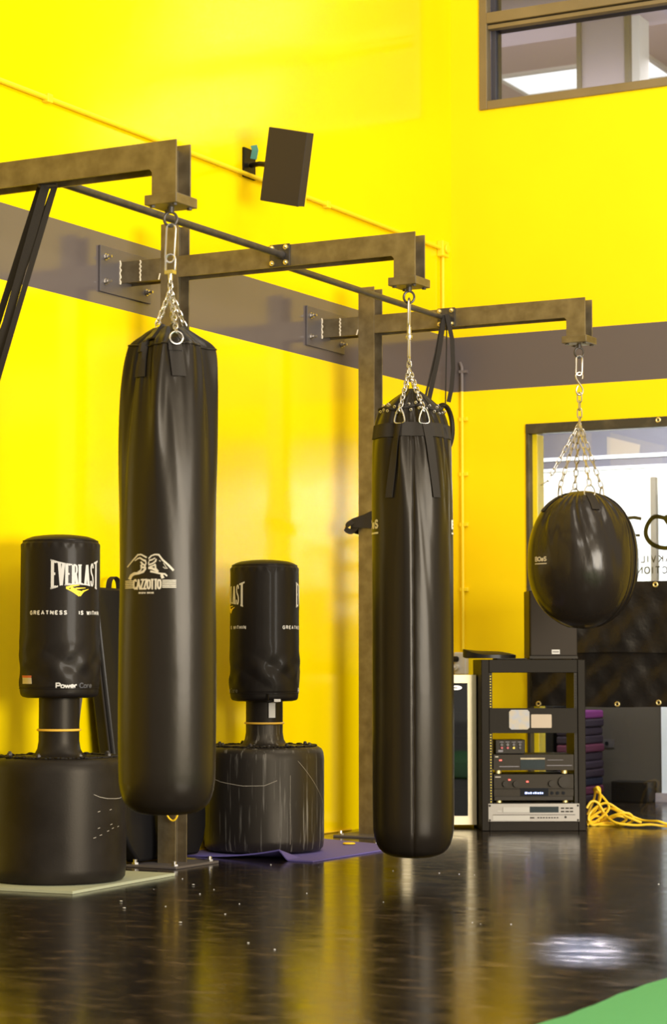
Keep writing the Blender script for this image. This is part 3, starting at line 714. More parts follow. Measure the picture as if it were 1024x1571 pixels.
# ------------------------------------------------------------ middle long bag
def boes(mb, sf, deg, z, h, off=.0014):
    def fm(u, v): return sf.p(deg+math.degrees(u/sf.R(deg, z)), z+v, off)
    wd = text(mb, 'BOeS', fm, h, .24, gap=.2, cond=1.25, serif=.14, align=.5)
    strokes_quads(mb, [(-wd/2-h*.1, -h*.45), (wd/2+h*.1, -h*.45)], h*.2, fm, h*.3)
def mid_bag():
    x, y = BX+.016, FR_Y[1]+.0525
    tab = smooth_tab([(.088,.02),(.091,.075),(.103,.12),(.13,.155),(.18,.175),(.26,.182),(.6,.1835),(1.0,.183),(1.4,.1825),(1.6,.182),(1.75,.180),(1.9,.174),(1.98,.166),(2.03,.157),(2.075,.142),(2.105,.130)])
    FO = Folds(11, 54, 2.5, 8, .08, .55, .0125)
    tops = [(2.105,.130),(2.115,.119),(2.13,.101),(2.15,.080),(2.17,.055),(2.185,.035),(2.195,.020)]
    full = tab+tops[1:]
    sts = [-26, 26, 154, 206]
    def R(deg, z):
        r = lerp_tab(full, z); d = max(0, 2.105-z)
        A = .010*exp(-d/.12)+.004*exp(-d/.5)
        if z > 2.105: A *= max(.15, 1-(z-2.105)/.1)
        if z < .6: A = 0
        pinch = 0
        for sd in sts:
            q = (deg-sd+180) % 360-180
            pinch += -exp(-(q/14)**2)*1.2*exp(-((z-2.045)/.09)**2)
        seam = -exp(-(((deg+180) % 360-180)/2.2)**2)*.005*(1 if z < 2.12 else 0)
        kk = 1 if z < 2.105 else max(.2, 1-(z-2.105)/.09)
        return max(.004, r + A*pinch+seam+(kk*FO(deg, d) if d < 1.3 else 0))
    sf = Surf(x, y, R); t = empty('heavy_bag', (x, y, .088))
    zs = [.088,.0895,.093,.098,.105,.115,.13,.15,.18,.21] + dense(.26, 1.6, 90) + dense(1.62, 2.105, 54) + [2.11,2.115,2.122,2.13,2.14,2.15,2.16,2.17,2.18,2.188,2.195]
    body = sf.mesh(zs, 216).build('bag_body', 'vinyl', t, smooth=True)
    m_ = MB(); 
    for k in range(0, 72):
        pass
    strapb = MB(); n = 72; vs = []; fs = []
    for k in range(n):
        for (z, off) in ((2.028, .002), (2.028, .005), (1.965, .005), (1.965, .002)): vs.append(sf.p(k*5, z, off))
    for k in range(n):
        l = (k+1) % n
        for q in range(4): fs.append((k*4+q, k*4+(q+1) % 4, l*4+(q+1) % 4, l*4+q))
    strapb.add(vs, fs); strapb.build('band', 'webbing', t, smooth=True)
    m_ = MB(); m_.tube([sf.p(0+.4*sin(i), 1.95-i*.02, .0005) for i in range(88)], .003, 6); m_.build('front_seam', 'webbing', body, smooth=True)
    rim = MB(); rim.tube([sf.p(k*3, 2.098+.01*sin(radians(k*3*4+40)), .002) for k in range(120)], .006, 6, True); rim.build('lacing', 'webbing', body, smooth=True)
    for k in range(22):
        dg = 8+k*360/22; zz = 2.098+.01*sin(radians(dg*4+40)); gmm = MB()
        for dz in (.013, -.014):
            c = sf.p(dg+(5 if dz < 0 else 0), zz+dz, .004); torus(gmm, c, .0052, .0026, 'y', 10, 6)
        gmm.build('eyelet', 'zinc', body, smooth=True)
    for sd in sts:
        sg = 1 if (sd % 360) < 90 or 180 < sd % 360 < 270 else -1
        m_ = MB(); strap(m_, sf, sd-3*sg, 2.02, 1.69, .036, .006, tilt=12*sg); o = m_.build('strap', 'webbing', t, smooth=True)
        c = sf.p(sd-6*sg, 2.055, .014); a = radians(sd); n_ = (sf.r*cos(a)-sf.f*sin(a)); m_ = MB()
        P = [c+n_*.024+Vector((0,0,-.028)), c-n_*.024+Vector((0,0,-.028)), c-n_*.010+Vector((0,0,.026)), c+n_*.010+Vector((0,0,.028))]
        m_.tube(spline(P, 5, True), .0036, 8, True); m_.build('ring', 'zinc', o, smooth=True)
        m_ = MB(); chain(m_, (BX, y, 2.285), c+Vector((0,0,.022)), .034, .019, .0031, 0); m_.build('chain', 'zinc', t, smooth=True)
    m_ = MB(); link(m_, (BX, y, 2.545), (0.02,0,1), RT*.2+FW, .13, .032, .0052); m_.build('carabiner', 'zinc', t, smooth=True)
    m_ = MB(); m_.cyl((BX, y, 2.42), (BX, y, 2.48), .010, 12); m_.cyl((BX, y, 2.428), (BX, y, 2.44), .016, 12); link(m_, (BX, y, 2.465), (0,0,1), FW, .05, .022, .004); m_.build('swivel', 'zinc', t, smooth=True)
    m_ = MB(); link(m_, (BX, y, 2.385), (0,0,1), RT*.3+FW, .10, .018, .0048); chain(m_, (BX, y, 2.34), (BX, y, 2.275), .034, .019, .0031); m_.build('upper_chain', 'zinc', t, smooth=True)
    lg = MB(); boes(lg, sf, -80, 1.555, .042); lg.build('left_logo', 'white_print', body)
    lg = MB(); boes(lg, sf, 99, 1.555, .042); lg.build('right_logo', 'white_print', body)
    return tag(t, 'longest black heavy bag with laced top and front seam, hung in the middle', 'punching bag')
mid_bag()

# ------------------------------------------------------------ round wrecking ball bag
def ball_bag():
    x, y = BX+.012, FR_Y[2]+.0525
    zc, H2, R0 = 1.498, .362, .292
    zt, zb = 1.872, 1.137
    FO = Folds(21, 80, 2.2, 6.5, .06, .34, .011, 22)
    seams = [68, 158, 248]
    def R(deg, z):
        u = max(-.9995, min(.9995, (z-zc)/(zt-zc if z > zc else zc-zb)))
        r = R0*(1-abs(u)**2.35)**.5
        top = max(0, min(1, (z-1.45)/.42))
        a = radians(deg)
        A = .010*top**1.6*(r/.29)**.5
        s_ = FO(deg, zt-z)*min(1, r/.16) + .003*(1-top)*sin(4*a+5*z)
        for sd in seams:
            q = (deg-sd+180) % 360-180; s_ += .005*exp(-(q/1.6)**2)-.004*exp(-((abs(q)-5)/3)**2)
        return max(.004, r+s_*min(1, r/.1))
    sf = Surf(x, y, R); t = empty('wrecking_ball_bag', (x, y, zb))
    zs = [zc-(zc-zb)*cos(pi/2*i/50) for i in range(50)] + [zc+(zt-zc)*sin(pi/2*i/56) for i in range(57)]
    zs = sorted(zs); body = sf.mesh(zs, 252).build('ball_body', 'vinyl_glossy', t, smooth=True)
    m_ = MB()
    for i, sd in enumerate(seams):
        m_ = MB(); m_.tube([sf.p(sd, z, .001) for z in dense(zb+.01, zt-.03, 60)], .004, 6); m_.build('seam_piping', 'vinyl', body, smooth=True)
    for sd in (19, 109, 199, 289):
        m_ = MB(); strap(m_, sf, sd, 1.858, 1.76, .042, .003); o = m_.build('strap', 'webbing', t, smooth=True)
        c = sf.p(sd, 1.852, .02)+Vector((0,0,.012)); a = radians(sd); n_ = (sf.r*cos(a)-sf.f*sin(a)); m_ = MB()
        P = [c+n_*.026+Vector((0,0,-.022)), c-n_*.026+Vector((0,0,-.022)), c-n_*.024+Vector((0,0,.012)), c-n_*.006+Vector((0,0,.03)), c+n_*.006+Vector((0,0,.03)), c+n_*.024+Vector((0,0,.012))]
        m_.tube(spline(P, 4, True), .004, 8, True); m_.build('ring', 'zinc', o, smooth=True)
        m_ = MB(); chain(m_, (BX, y, 2.235), c+Vector((0,0,.028)), .046, .021, .0029, 0); m_.build('chain', 'zinc', t, smooth=True)
    m_ = MB(); chain(m_, (BX, y, 2.235), sf.p(-60, 1.80, .03)+Vector((-.0,0,.12)), .046, .021, .0027, 1); m_.tube([sf.p(-60, 1.80, .03)+Vector((0,0,.12)), sf.p(-75, 1.80, .04)+Vector((0,0,.10))], .0025, 6)
    m_.build('spare_chain', 'zinc', t, smooth=True)
    m_ = MB(); link(m_, (BX, y, 2.545), (0.02,0,1), RT, .105, .032, .0052); m_.build('carabiner', 'zinc', t, smooth=True)
    hook = [(0,2.455),(.016,2.475),(.018,2.492),(.010,2.507),(-.004,2.51),(-.018,2.497),(-.017,2.478),(-.004,2.455),(.010,2.435),(.018,2.415),(.014,2.395),(0,2.388),(-.014,2.397),(-.017,2.415),(-.008,2.438)][1:]
    m_ = MB(); m_.tube(spline([Vector((BX, y, b))+RT*a for a, b in hook], 4), .0042, 8); m_.build('s_hook', 'zinc', t, smooth=True)
    m_ = MB(); chain(m_, (BX, y, 2.395), (BX, y, 2.225), .052, .024, .0035, 1); m_.build('upper_chain', 'zinc', t, smooth=True)
    lg = MB(); boes(lg, sf, -50, 1.488, .026, .0016); lg.build('logo', 'cream_print', body)
    return tag(t, 'round black vinyl wrecking ball bag hanging by four chains at right', 'punching bag')
ball_bag()

# ------------------------------------------------------------ free-standing bags
def standing_bag(x, y, z0, br, zb, zh0, zh1, hr, nr, logo_deg, base_mat, cx_shift=0):
    t = empty('freestanding_bag', (x, y, z0))
    pr = [(br*.6, z0), (br*.95, z0+.003), (br*.985, z0+.015), (br, z0+.06), (br, zb-.06), (br*.988, zb-.03), (br*.955, zb-.01), (br*.90, zb), (br*.80, zb+.002), (br*.6, zb+.003), (nr*1.42, zb+.005), (nr*1.18, zb+.016), (nr*1.06, zb+.036), (nr, zb+.07), (nr, zb+.11), (nr*.6, zb+.112)]
    b = MB().lathe(pr, (x, y, 0), 96).build('base', base_mat, t, smooth=True)
    cr = MB()
    for k in range(90):
        a = 2*pi*k/90; rr = br*(.80+.05*random.random()); cr.sphere((x+rr*cos(a), y+rr*sin(a), zb+.002+.004*random.random()), .007+.006*random.random(), 6, (1.6, 1.2, .6))
    cr.build('base_rim', 'black', b)
    for k in range(8):
        a = 2*pi*(k+.3)/8; q = (x+br*.78*cos(a), y+br*.78*sin(a)); m_ = MB().cyl((*q, zb), (*q, zb+.016), .012, 6); m_.cyl((*q, zb+.016), (*q, zb+.022), .007, 8); m_.build('rim_bolt', 'steel_dark', b)
    MB().lathe([(nr*.99, zb+.09), (nr, zb+.11), (nr, zh0+.02)], (x, y, 0), 64).build('neck', 'plastic', t, smooth=True)
    m_ = MB(); zr = zb+.118; m_.tube([(x+(nr+.003)*cos(2*pi*k/48), y+(nr+.003)*sin(2*pi*k/48), zr) for k in range(48)], .0055, 8, True); o = m_.build('collar_ring', 'orange_band', t, smooth=True); o['label'] = 'thin orange-yellow ring round the neck'
    tab = smooth_tab([(zh0, hr*.80), (zh0+.006, hr*.93), (zh0+.02, hr*.975), (zh0+.045, hr*.985), (zh0+.05, hr*.995), (zh0+.2, hr*1.005), (zh0+.4, hr), (zh1-.07, hr*.995), (zh1-.045, hr*.975), (zh1-.028, hr*.93)])
    tops = [(zh1-.028, hr*.93), (zh1-.02, hr*.86), (zh1-.01, hr*.7), (zh1-.003, hr*.4), (zh1, .01)]; full = tab+tops[1:]
    def R(deg, z):
        r = lerp_tab(full, z); a = radians(deg)
        k1 = exp(-((z-zh0-.15)/.09)**2); k2 = exp(-((z-zh1+.05)/.015)**2)
        return max(.004, r + .0038*k1*(sin(5*a+30*z)*sin(2*a+1)+.8*sin(9*a-45*z+1)*sin(14*z+a)+.9*abs(sin(3*a+26*z))) + .0015*k2*sin(23*a))
    sf = Surf(x, y, R)
    zs = dense(zh0, zh0+.05, 10)+dense(zh0+.056, zh1-.075, 90)+dense(zh1-.072, zh1, 30)
    h = sf.mesh(zs, 180).build('hood', 'hood', t, smooth=True)
    for zz in (zh0+.042, zh1-.030):
        m_ = MB(); m_.tube([sf.p(k*5, zz, .0005) for k in range(72)], .0028, 6, True); m_.build('piping', 'hood', h, smooth=True)
    hr_ = hr*1.0
    # name logos repeat on opposite sides
    zl = zh1-.182; logo_deg -= 4
    for ld in (logo_deg, logo_deg+180):
        Wl = radians(80)*hr_
        def fm(u, v, ld=ld):
            q = u/(Wl/2)-1; k = .088+.043*q*q        # taller towards the ends
            zz = zl + (v-.5)*k - .004*0
            return sf.p(ld+math.degrees((u-Wl/2)/hr_), zz, .0015)
        lg = MB(); wn = sum(G[c][0] for c in 'EVERLAST'); cond = (Wl-7*.014-.014)/wn; 
        x_ = .007
        for ch in 'EVERLAST':
            gw, st_ = G[ch]
            for p in st_:
                for i in range(len(p)-1):
                    (a0, b0), (a1, b1) = p[i], p[i+1]
                    vert = abs(b1-b0) > .3; ww = .0135 if vert else .0055
                    q = [(x_+a0*cond, (.045+.91*b0)), (x_+a1*cond, (.045+.91*b1))]
                    # work in metres in both axes
                    Hh = .095; q = [(a, b*Hh) for a, b in q]
                    strokes_quads(lg, q, ww if vert else .0085, lambda u, v: fm(u, v/Hh), .01)
                for (a, b_) in (p[0], p[-1]):
                    if b_ in (0, 1): strokes_quads(lg, [(x_+a*cond-.009, (.035 if b_ == 0 else .965)*.095), (x_+a*cond+.009, (.035 if b_ == 0 else .965)*.095)], .006, lambda u, v: fm(u, v/.095), .01)
            x_ += gw*cond+.014
        lg.build('name_logo', 'white_print', h)
        sw = MB(); s1 = .000530
        def fs_(u, v, ld=ld): return sf.p(ld+math.degrees((u-655)*s1/hr_)-2, zl-.069-(v-722)*s1, .0016)
        def st(pts, a, b2): strokes_quads(sw, pts, a, fs_, 20, b2)
        st([(560,705),(615,728),(678,762)], 8, 24); st([(676,762),(712,728),(768,710)], 26, 3); st([(562,704),(610,686),(676,678)], 22, 5); st([(600,705),(650,730),(700,735)], 34, 14); st([(622,718),(650,706),(735,700)], 16, 4)
        sw.build('check_logo', 'yellow_print', h)
        tg = MB(); zt_ = zl-.175
        def ft(u, v, ld=ld): return sf.p(ld-73+math.degrees(u/hr_), zt_+v, .0014)
        text(tg, 'GREATNESS', ft, .019, .26, gap=.5, cond=1.0)
        text(tg, 'IS WITHIN', lambda u, v: ft(u+.226, v), .019, .26, gap=.42, cond=.95)
        tg.build('tagline', 'white_print', h)
        pw = MB(); 
        def fp(u, v, ld=ld): return sf.p(ld-31+math.degrees(u/hr_), zh0+.042+v, .0016)
        text(pw, 'Power', fp, .026, .22, gap=.16, cond=1.2); pw.build('model_print', 'white_print', h)
        pd = MB(); text(pd, 'Core', lambda u, v: fp(u+.105, v), .026, .22, gap=.16, cond=1.2); pd.build('faint_print', 'dark_print', h)
    lb = MB(); strap(lb, sf, logo_deg-81, zh0+.062, zh0+.088, .075, .001, th=.001); lb.build('care_label', 'cream_print', h)
    lb = MB(); strap(lb, sf, logo_deg-81, zh0+.088, zh0+.098, .075, .001, th=.001); lb.build('care_label_band', 'red', h)
    return t, sf
B1 = (.312, 7.925); B2 = (.312, 9.705)
t, s1_ = standing_bag(*B1, .014, .297, .545, .803, 1.520, .1745, .089, 30.5, 'plastic')
tag(t, 'black freestanding punching bag at far left, white name logo facing forward', 'freestanding bag', 'freestanding bags by the yellow wall')
# scratches near the right of the base
sc = MB(); rb = Surf(B1[0], B1[1], lambda d, z: .2985)
def scr(pts, wd=.0015): strokes_quads(sc, pts, wd, lambda u, v: rb.p(u*100, v, .0006), .02)
scr([(.30,.395),(.36,.383),(.44,.375),(.55,.372),(.62,.372),(.72,.385)])
for (a, z) in ((.34,.32),(.47,.325),(.34,.25),(.48,.262),(.50,.245),(.36,.22),(.30,.21),(.44,.235),(.58,.25)): scr([(a, z), (a+.025, z+.003)], .0018)
sc.build('scratch', 'cream_print', [c for c in C.objects if c.parent == t and c.name.startswith('base')][0])
t, s2_ = standing_bag(*B2, .014, .305, .533, .762, 1.483, .1765, .094, -71.5, 'plastic_scratched')
tag(t, 'black freestanding punching bag on the purple mat, between the two long bags', 'freestanding bag', 'freestanding bags by the yellow wall')
m_ = MB(); strap(m_, Surf(B2[0], B2[1], lambda d, z: .172 if z > .76 else .102), 22, .775, .68, .035, .002, th=.001)
hood2 = [c for c in C.objects if c.parent == t and c.name.startswith('hood')][0]
m_.build('white_tag', 'white_print', hood2)
m_ = MB().box(-.006, .006, -.003, .003, -.03, 0, Matrix.Translation(s2_.p(5, .80, .006))); m_.build('zip_pull', 'black', hood2)
sc = MB(); rb = Surf(B2[0], B2[1], lambda d, z: .3065)
scr([(-.72,.40),(-.45,.365),(-.2,.348),(.0,.35),(.12,.375)], .002); scr([(.33,.47),(.6,.33),(.85,.2)], .0015); scr([(.25,.40),(.25,.06)], .0022)
sc.build('scratch', 'cream_print', [c for c in C.objects if c.parent == t and c.name.startswith('base')][0])

# ------------------------------------------------------------ big pad leaning on the wall
t = empty('leaning_pad', (.12, 9.0, 0))
pm = MB(); 
def pad_pt(u, v, side):
    y0 = 8.50+.13*(1-v); y1 = 9.33+.03*(1-v)
    x = .018+.10*(1-v)**1.3
    cy = y0+(y1-y0)*u; z = .02+1.29*v
    return Vector((x+(.085 if side else 0)*(1), cy, z))
n = 20; vs = []; fs = []
def rr(u, v, rad=.12):
    "round the lower corners"
    return u, v
for side in (0, 1):
    for i in range(n+1):
        for j in range(n+1):
            u, v = i/n, j/n
            ex = .14*max(0, 1-v/.16)**2.2; u2 = ex+(1-2*ex)*u
            bul = .028*sin(pi*u)**.5*sin(pi*min(1, max(0, v)))**.4 if side else 0
            p = pad_pt(u2, v, side); p.x += bul; vs.append(p)
N = (n+1)**2
for i in range(n):
    for j in range(n):
        a = i*(n+1)+j; fs.append((a, a+1, a+n+2, a+n+1)); fs.append((N+a, N+a+n+1, N+a+n+2, N+a+1))
bd = [j for j in range(n+1)] + [i*(n+1)+n for i in range(1, n+1)] + [n*(n+1)+j for j in range(n-1, -1, -1)] + [i*(n+1) for i in range(n-1, 0, -1)]
fs += [(bd[k], N+bd[k], N+bd[(k+1) % len(bd)], bd[(k+1) % len(bd)]) for k in range(len(bd))]
pm.add(vs, fs); pm.build('pad_body', 'pad', t, smooth=True, bevel=.012)
m_ = MB(); m_.tube([pad_pt(0, v, 1)+Vector((-.02,-.002,0)) for v in dense(.15, .98, 20)], .006, 6); m_.build('side_seam', 'webbing', t, smooth=True)
m_ = MB(); q = pad_pt(.24, 1, 0)+Vector((.05,0,0)); ribbon(m_, spline([q+Vector((0,-.045,-.01)), q+Vector((0,-.035,.035)), q+Vector((0,0,.055)), q+Vector((0,.035,.035)), q+Vector((0,.045,-.01))], 5), (1,0,0), .03, .004)
m_.build('handle', 'webbing', t, smooth=True)
tag(t, 'large black foam pad leaning on the yellow wall behind the nearest bag', 'foam pad')
t = MB(); ribbon(t, [(.03, 8.49, .80), (.03, 8.475, .73), (.032, 8.46, .66)], (0,1,0), .022, .004); o = t.build('wall_strap', 'plate'); tag(o, 'short grey strip hanging on the wall left of the leaning pad', 'strap')

# ------------------------------------------------------------ mats under the standing bags, turf
o = MB()
q = [(-.0+.02, 7.50), (.66, 7.545), (.60, 8.42), (.02, 8.40)]
o.add([(a, b, .001) for a, b in q]+[(a, b, .013) for a, b in q], [(0,3,2,1), (4,5,6,7)]+[(i, (i+1) % 4, 4+(i+1) % 4, 4+i) for i in range(4)])
tag(o.build('floor_mat', 'board'), 'pale green flat mat under the left freestanding bag', 'floor mat')
ym_ = MB(); nx, ny = 60, 14; vs = []; fs = []
def yoga(u, v):
    # u runs left to right in view (mostly +x along the front), v from wall side to the front
    A, B_, Cc, D = Vector((-.0+.02, 9.66, 0)), Vector((.74, 9.53, 0)), Vector((.74, 10.16, 0)), Vector((.02, 10.30, 0))
    p = A*(1-u)*(1-v)+B_*u*(1-v)+Cc*u*v+D*(1-u)*v
    lift = .045*exp(-((u-.80)/.05)**2)*(1-v)**1.5
    p.z = .0065+lift
    return p
# flat mat with one edge curled up beside the base
A = [Vector((.03, 9.36, 0)), Vector((.70, 9.34, 0))]
def edge_z(x):
    return .0
prof = []
for i in range(nx+1):
    for j in range(ny+1):
        u, v = i/nx, j/ny
        X_ = .03+.70*u; Y_ = 9.36+(10.58-9.36)*v
        z = .0065
        prof.append((X_, Y_, z))
vs = []
def ridge(x, y):
    g = (.05*max(0, min(1, (x-.10)/.56))**2.2 if x < .66 else .05*exp(-((x-.66)/.012)**2)) * max(0, 1-(y-9.29)/.16)
    return g
nx, ny = 110, 90
for top in (0, 1):
    for i in range(nx+1):
        for j in range(ny+1):
            u, v = i/nx, j/ny; X_ = .02+.80*u; Y_ = 9.30+(1.28-.3*u)*v
            vs.append((X_-(.03*ridge(X_, Y_)/.05), Y_, .001+ridge(X_, Y_)+(.007 if top else 0)))
N = (nx+1)*(ny+1)
for i in range(nx):
    for j in range(ny):
        a = i*(ny+1)+j; fs.append((a, a+1, a+ny+2, a+ny+1)); fs.append((N+a, N+a+ny+1, N+a+ny+2, N+a+1))
bd = [j for j in range(ny+1)]+[i*(ny+1)+ny for i in range(1, nx+1)]+[nx*(ny+1)+j for j in range(ny-1, -1, -1)]+[i*(ny+1) for i in range(nx-1, 0, -1)]
fs += [(bd[k], N+bd[k], N+bd[(k+1) % len(bd)], bd[(k+1) % len(bd)]) for k in range(len(bd))]
ym_.add(vs, fs); o = ym_.build('yoga_mat', 'purple', smooth=True); tag(o, 'purple foam exercise mat with a creased front edge under the right freestanding bag', 'exercise mat')
o = MB().lathe([(.001, .010), (.03, .010), (.034, .013), (.03, .018), (.001, .018)], (.52, 10.23, 0), 24).build('yellow_disc', 'cable', smooth=True); tag(o, 'small yellow disc lying on the purple mat', 'disc')
tm = MB(); n = 60; vs = []; fs = []
for i in range(n+1):
    y = 2.5+(9.0-2.5)*i/n; e = 3.685+.008*sin(y*7)+.004*sin(y*23)
    vs += [(e, y, .0005), (e, y, .012), (7.5, y, .012), (7.5, y, .0005)]
for i in range(n):
    for k in range(4): fs.append((i*4+k, i*4+(k+1) % 4, (i+1)*4+(k+1) % 4, (i+1)*4+k))
fs += [(0,1,2,3), (n*4+3, n*4+2, n*4+1, n*4)]
tm.add(vs, fs); tag(tm.build('turf_strip', 'green'), 'green artificial turf strip at the bottom right corner', 'turf')
db = MB()
for i in range(22):
    x_, y_ = random.uniform(.7, 2.9), random.uniform(6.2, 10.5); r_ = random.choice([.0015, .002, .0025, .003])
    db.sphere((x_, min(y_, 9.1), r_*.5), r_, 6, (1.3, 1, .5))
for (x_, y_) in ((1.0, 7.4), (1.15, 7.2), (.9, 8.1), (1.6, 6.9)): db.sphere((x_, y_, .004), .004, 8, (1.8, 1, .4))
tag(db.build('floor_crumbs', 'debris'), 'tiny white crumbs scattered on the dark floor', 'crumbs', kind='stuff')

# ------------------------------------------------------------ bands, rings, straps
t = empty('resistance_bands', (1.0, 6.87, 2.80))
def hang(a, b, wd, name, y0=0):
    m_ = MB(); ribbon(m_, [Vector(a)+(Vector(b)-Vector(a))*k/12+Vector((-.02*sin(pi*k/12), 0, 0)) for k in range(13)], RT, wd, .004); m_.build(name, 'webbing', t)
hang((.955, 6.875, 2.80), (.02, 6.95, .42), .026, 'band'); hang((.99, 6.86, 2.80), (.13, 6.93, .30), .034, 'band')
hang((1.00, 6.90, 2.80), (.07, 6.90, .60), .018, 'band'); hang((1.02, 6.88, 2.80), (.16, 6.85, .20), .022, 'band')
m_ = MB().tube([(.96, 6.86, 2.803), (1.03, 6.88, 2.803)], .009, 8); m_.build('buckle', 'steel_dark', t, smooth=True)
MB().box(.002, .02, 6.8, 7.0, .2, .62).build('floor_anchor', 'steel_dark', t)
tag(t, 'black resistance bands stretched down from the nearest frame at upper left', 'resistance bands')
t = empty('suspension_rings', (.8, 10.8, 2.84))
m_ = MB(); ribbon(m_, [(.800, 10.80, 2.862), (.765, 10.78, 2.65), (.72, 10.76, 2.44), (.69, 10.75, 2.30)], RT, .012, .004); m_.build('strap', 'webbing', t)
m_ = MB(); ribbon(m_, [(.812, 10.80, 2.862), (.785, 10.78, 2.65), (.745, 10.76, 2.44), (.715, 10.75, 2.30)], RT, .026, .004); m_.build('strap', 'webbing', t)
m_ = MB(); ribbon(m_, [(.825, 10.80, 2.865), (.862, 10.79, 2.72), (.872, 10.78, 2.56), (.866, 10.77, 2.45), (.853, 10.76, 2.375)], RT, .024, .004); m_.build('strap', 'webbing', t)
m_ = MB(); ribbon(m_, [(.82, 10.81, 2.862), (.822, 10.80, 2.66), (.824, 10.78, 2.36)], RT, .007, .004); m_.build('strap', 'webbing', t)
m_ = MB(); m_.tube([Vector((.79, 10.815, 2.838)), Vector((.84, 10.825, 2.838))], .02, 12); m_.build('wrapped_strap', 'webbing', t, smooth=True)
m_ = MB(); c = Vector((.822, 10.76, 2.235)); pts = [c+(RT*.62+Vector((FW.x, FW.y, 0))*.78)*(.062*cos(2*pi*k/32)*1.35)+Vector((0,0,.125*sin(2*pi*k/32))) for k in range(32)]
m_.tube(pts, .014, 10, True); m_.build('ring', 'black', t, smooth=True)
tag(t, 'black gymnastic ring and straps hanging behind the middle long bag', 'suspension rings')
t = empty('wrapped_strap', (.27, 10.8, 1.75))
m_ = MB(); T0 = .247; y0 = 10.853
for (dz, ro, tilt_) in ((0, .010, .012), (-.03, .014, -.014)):
    pts = [(.247-ro-.02, y0-.008-ro, 1.75+dz+tilt_*-1), (.29, y0-ro-.006, 1.76+dz), (.36, y0-ro, 1.772+dz+tilt_), (.375, y0+.05, 1.77+dz), (.36, y0+.12, 1.755+dz), (.28, y0+.125, 1.745+dz), (.235-ro, y0+.11, 1.735+dz), (.215-ro, y0+.05, 1.735+dz)]
    ribbon(m_, spline(pts, 6, True)+[Vector(pts[0])], (0,0,1), .045, .005)
m_.build('strap', 'webbing', t, smooth=True)
m_ = MB(); ribbon(m_, spline([(.245, y0-.02, 1.755), (.20, y0-.035, 1.73), (.185, y0-.03, 1.705), (.215, y0-.025, 1.69), (.25, y0-.02, 1.715)], 6), (0,.3,1), .03, .005); m_.build('loose_end', 'webbing', t, smooth=True)
tag(t, 'black strap wrapped around the farthest post', 'strap')
m_ = MB(); m_.tube(spline([(.30, 8.80, .30), (.315, 8.795, .24), (.35, 8.79, .215), (.375, 8.79, .24), (.37, 8.795, .30), (.35, 8.80, .36), (.31, 8.80, .36)], 6, True), .0045, 8, True)
tag(m_.build('yellow_loop', 'cable', smooth=True), 'thin yellow cord loop hanging on the post under the nearest bag', 'cord')

# ------------------------------------------------------------ wall speaker
t = empty('wall_speaker', (.36, 9.8, 3.53))
Cc = Vector((.364, 9.80, 3.535))
ca, sa = cos(-.01), sin(-.01)
Rz = Matrix.Rotation(-.03, 4, 'Z'); Rx = Matrix.Rotation(.17, 4, 'X'); Ry = Matrix.Rotation(.25, 4, 'Y')
T = Matrix.Translation(Cc) @ Rz @ Rx @ Ry
MB().box(-.118, .118, .0, .014, -.192, .192, T).build('grille', 'speaker_cloth', t, bevel=.004)
MB().box(-.116, .116, .014, .070, -.190, .190, T).build('cabinet', 'speaker_cloth', t, bevel=.003)
MB().box(-.118, .118, .070, .076, -.192, .192, T).build('back_edge', 'yellow', t)
br = MB(); br.tube([T @ Vector((-.02, .076, .0)), (.10, 10.0, 3.62), (.02, 10.05, 3.63)], .014, 8); br.box(0, .012, 9.99, 10.11, 3.56, 3.72); br.build('bracket', 'black', t)
br = MB(); ribbon(br, [(.03, 10.06, 3.74), (.045, 10.05, 3.71), (.04, 10.04, 3.66)], RT, .035, .003); br.build('teal_tag', 'teal', t)
tag(t, 'dark grey wall speaker tilted down on a bracket high on the left wall', 'speaker')

# ------------------------------------------------------------ wine cooler
ang = radians(30)
def local(o_, a): return Matrix.Translation(Vector(o_)) @ Matrix.Rotation(a, 4, 'Z')
fw_, fd_, fh_ = .43, .36, .888
org = Vector((.590, 11.667, 0)) - Vector((cos(ang), sin(ang), 0))*fw_
T = local(org, ang)
t = empty('wine_cooler', tuple(org), 0)
MB().box(.008, fw_-.008, .045, .055, .03, fh_-.01, T).build('inner_lining', 'blackhole', t)
bdy = MB().box(0, .012, .045, fd_, .02, fh_-.003, T).box(fw_-.012, fw_, .045, fd_, .02, fh_-.003, T).box(0, fw_, fd_-.012, fd_, .02, fh_-.003, T).box(0, fw_, .045, fd_, fh_-.02, fh_-.003, T).box(0, fw_, .045, fd_, .02, .05, T)
bdy.build('cabinet', 'black', t)
for c in list(C.objects):
    if c.parent == t and c.name.startswith('inner_lining'): bpy.data.objects.remove(c)
d_ = MB(); e = .05; y_ = .0; y2 = .04; z0, z1 = .022, fh_
def mitre(mb, pts):
    vs = [T @ Vector((a, y_, b)) for a, b in pts]+[T @ Vector((a, y2, b)) for a, b in pts]
    mb.add(vs, [(0,1,2,3), (7,6,5,4)]+[(i, (i+1) % 4, 4+(i+1) % 4, 4+i) for i in range(4)])
mitre(d_, [(0,z0),(fw_,z0),(fw_-e,z0+e),(e,z0+e)]); mitre(d_, [(fw_,z0),(fw_,z1),(fw_-e,z1-e*.95),(fw_-e,z0+e)])
mitre(d_, [(fw_,z1),(0,z1),(e,z1-e*.95),(fw_-e,z1-e*.95)]); mitre(d_, [(0,z1),(0,z0),(e,z0+e),(e,z1-e*.95)])
dr = d_.build('door', 'stainless', t)
MB().box(e-.001, fw_-e+.001, .014, .022, z0+e-.001, z1-e+.001, T).build('door_glass', 'glass_dark', dr)
MB().lathe([(.001,0),(.034,0),(.036,.002),(.034,.004),(.001,.004)], (0,0,0), 32)
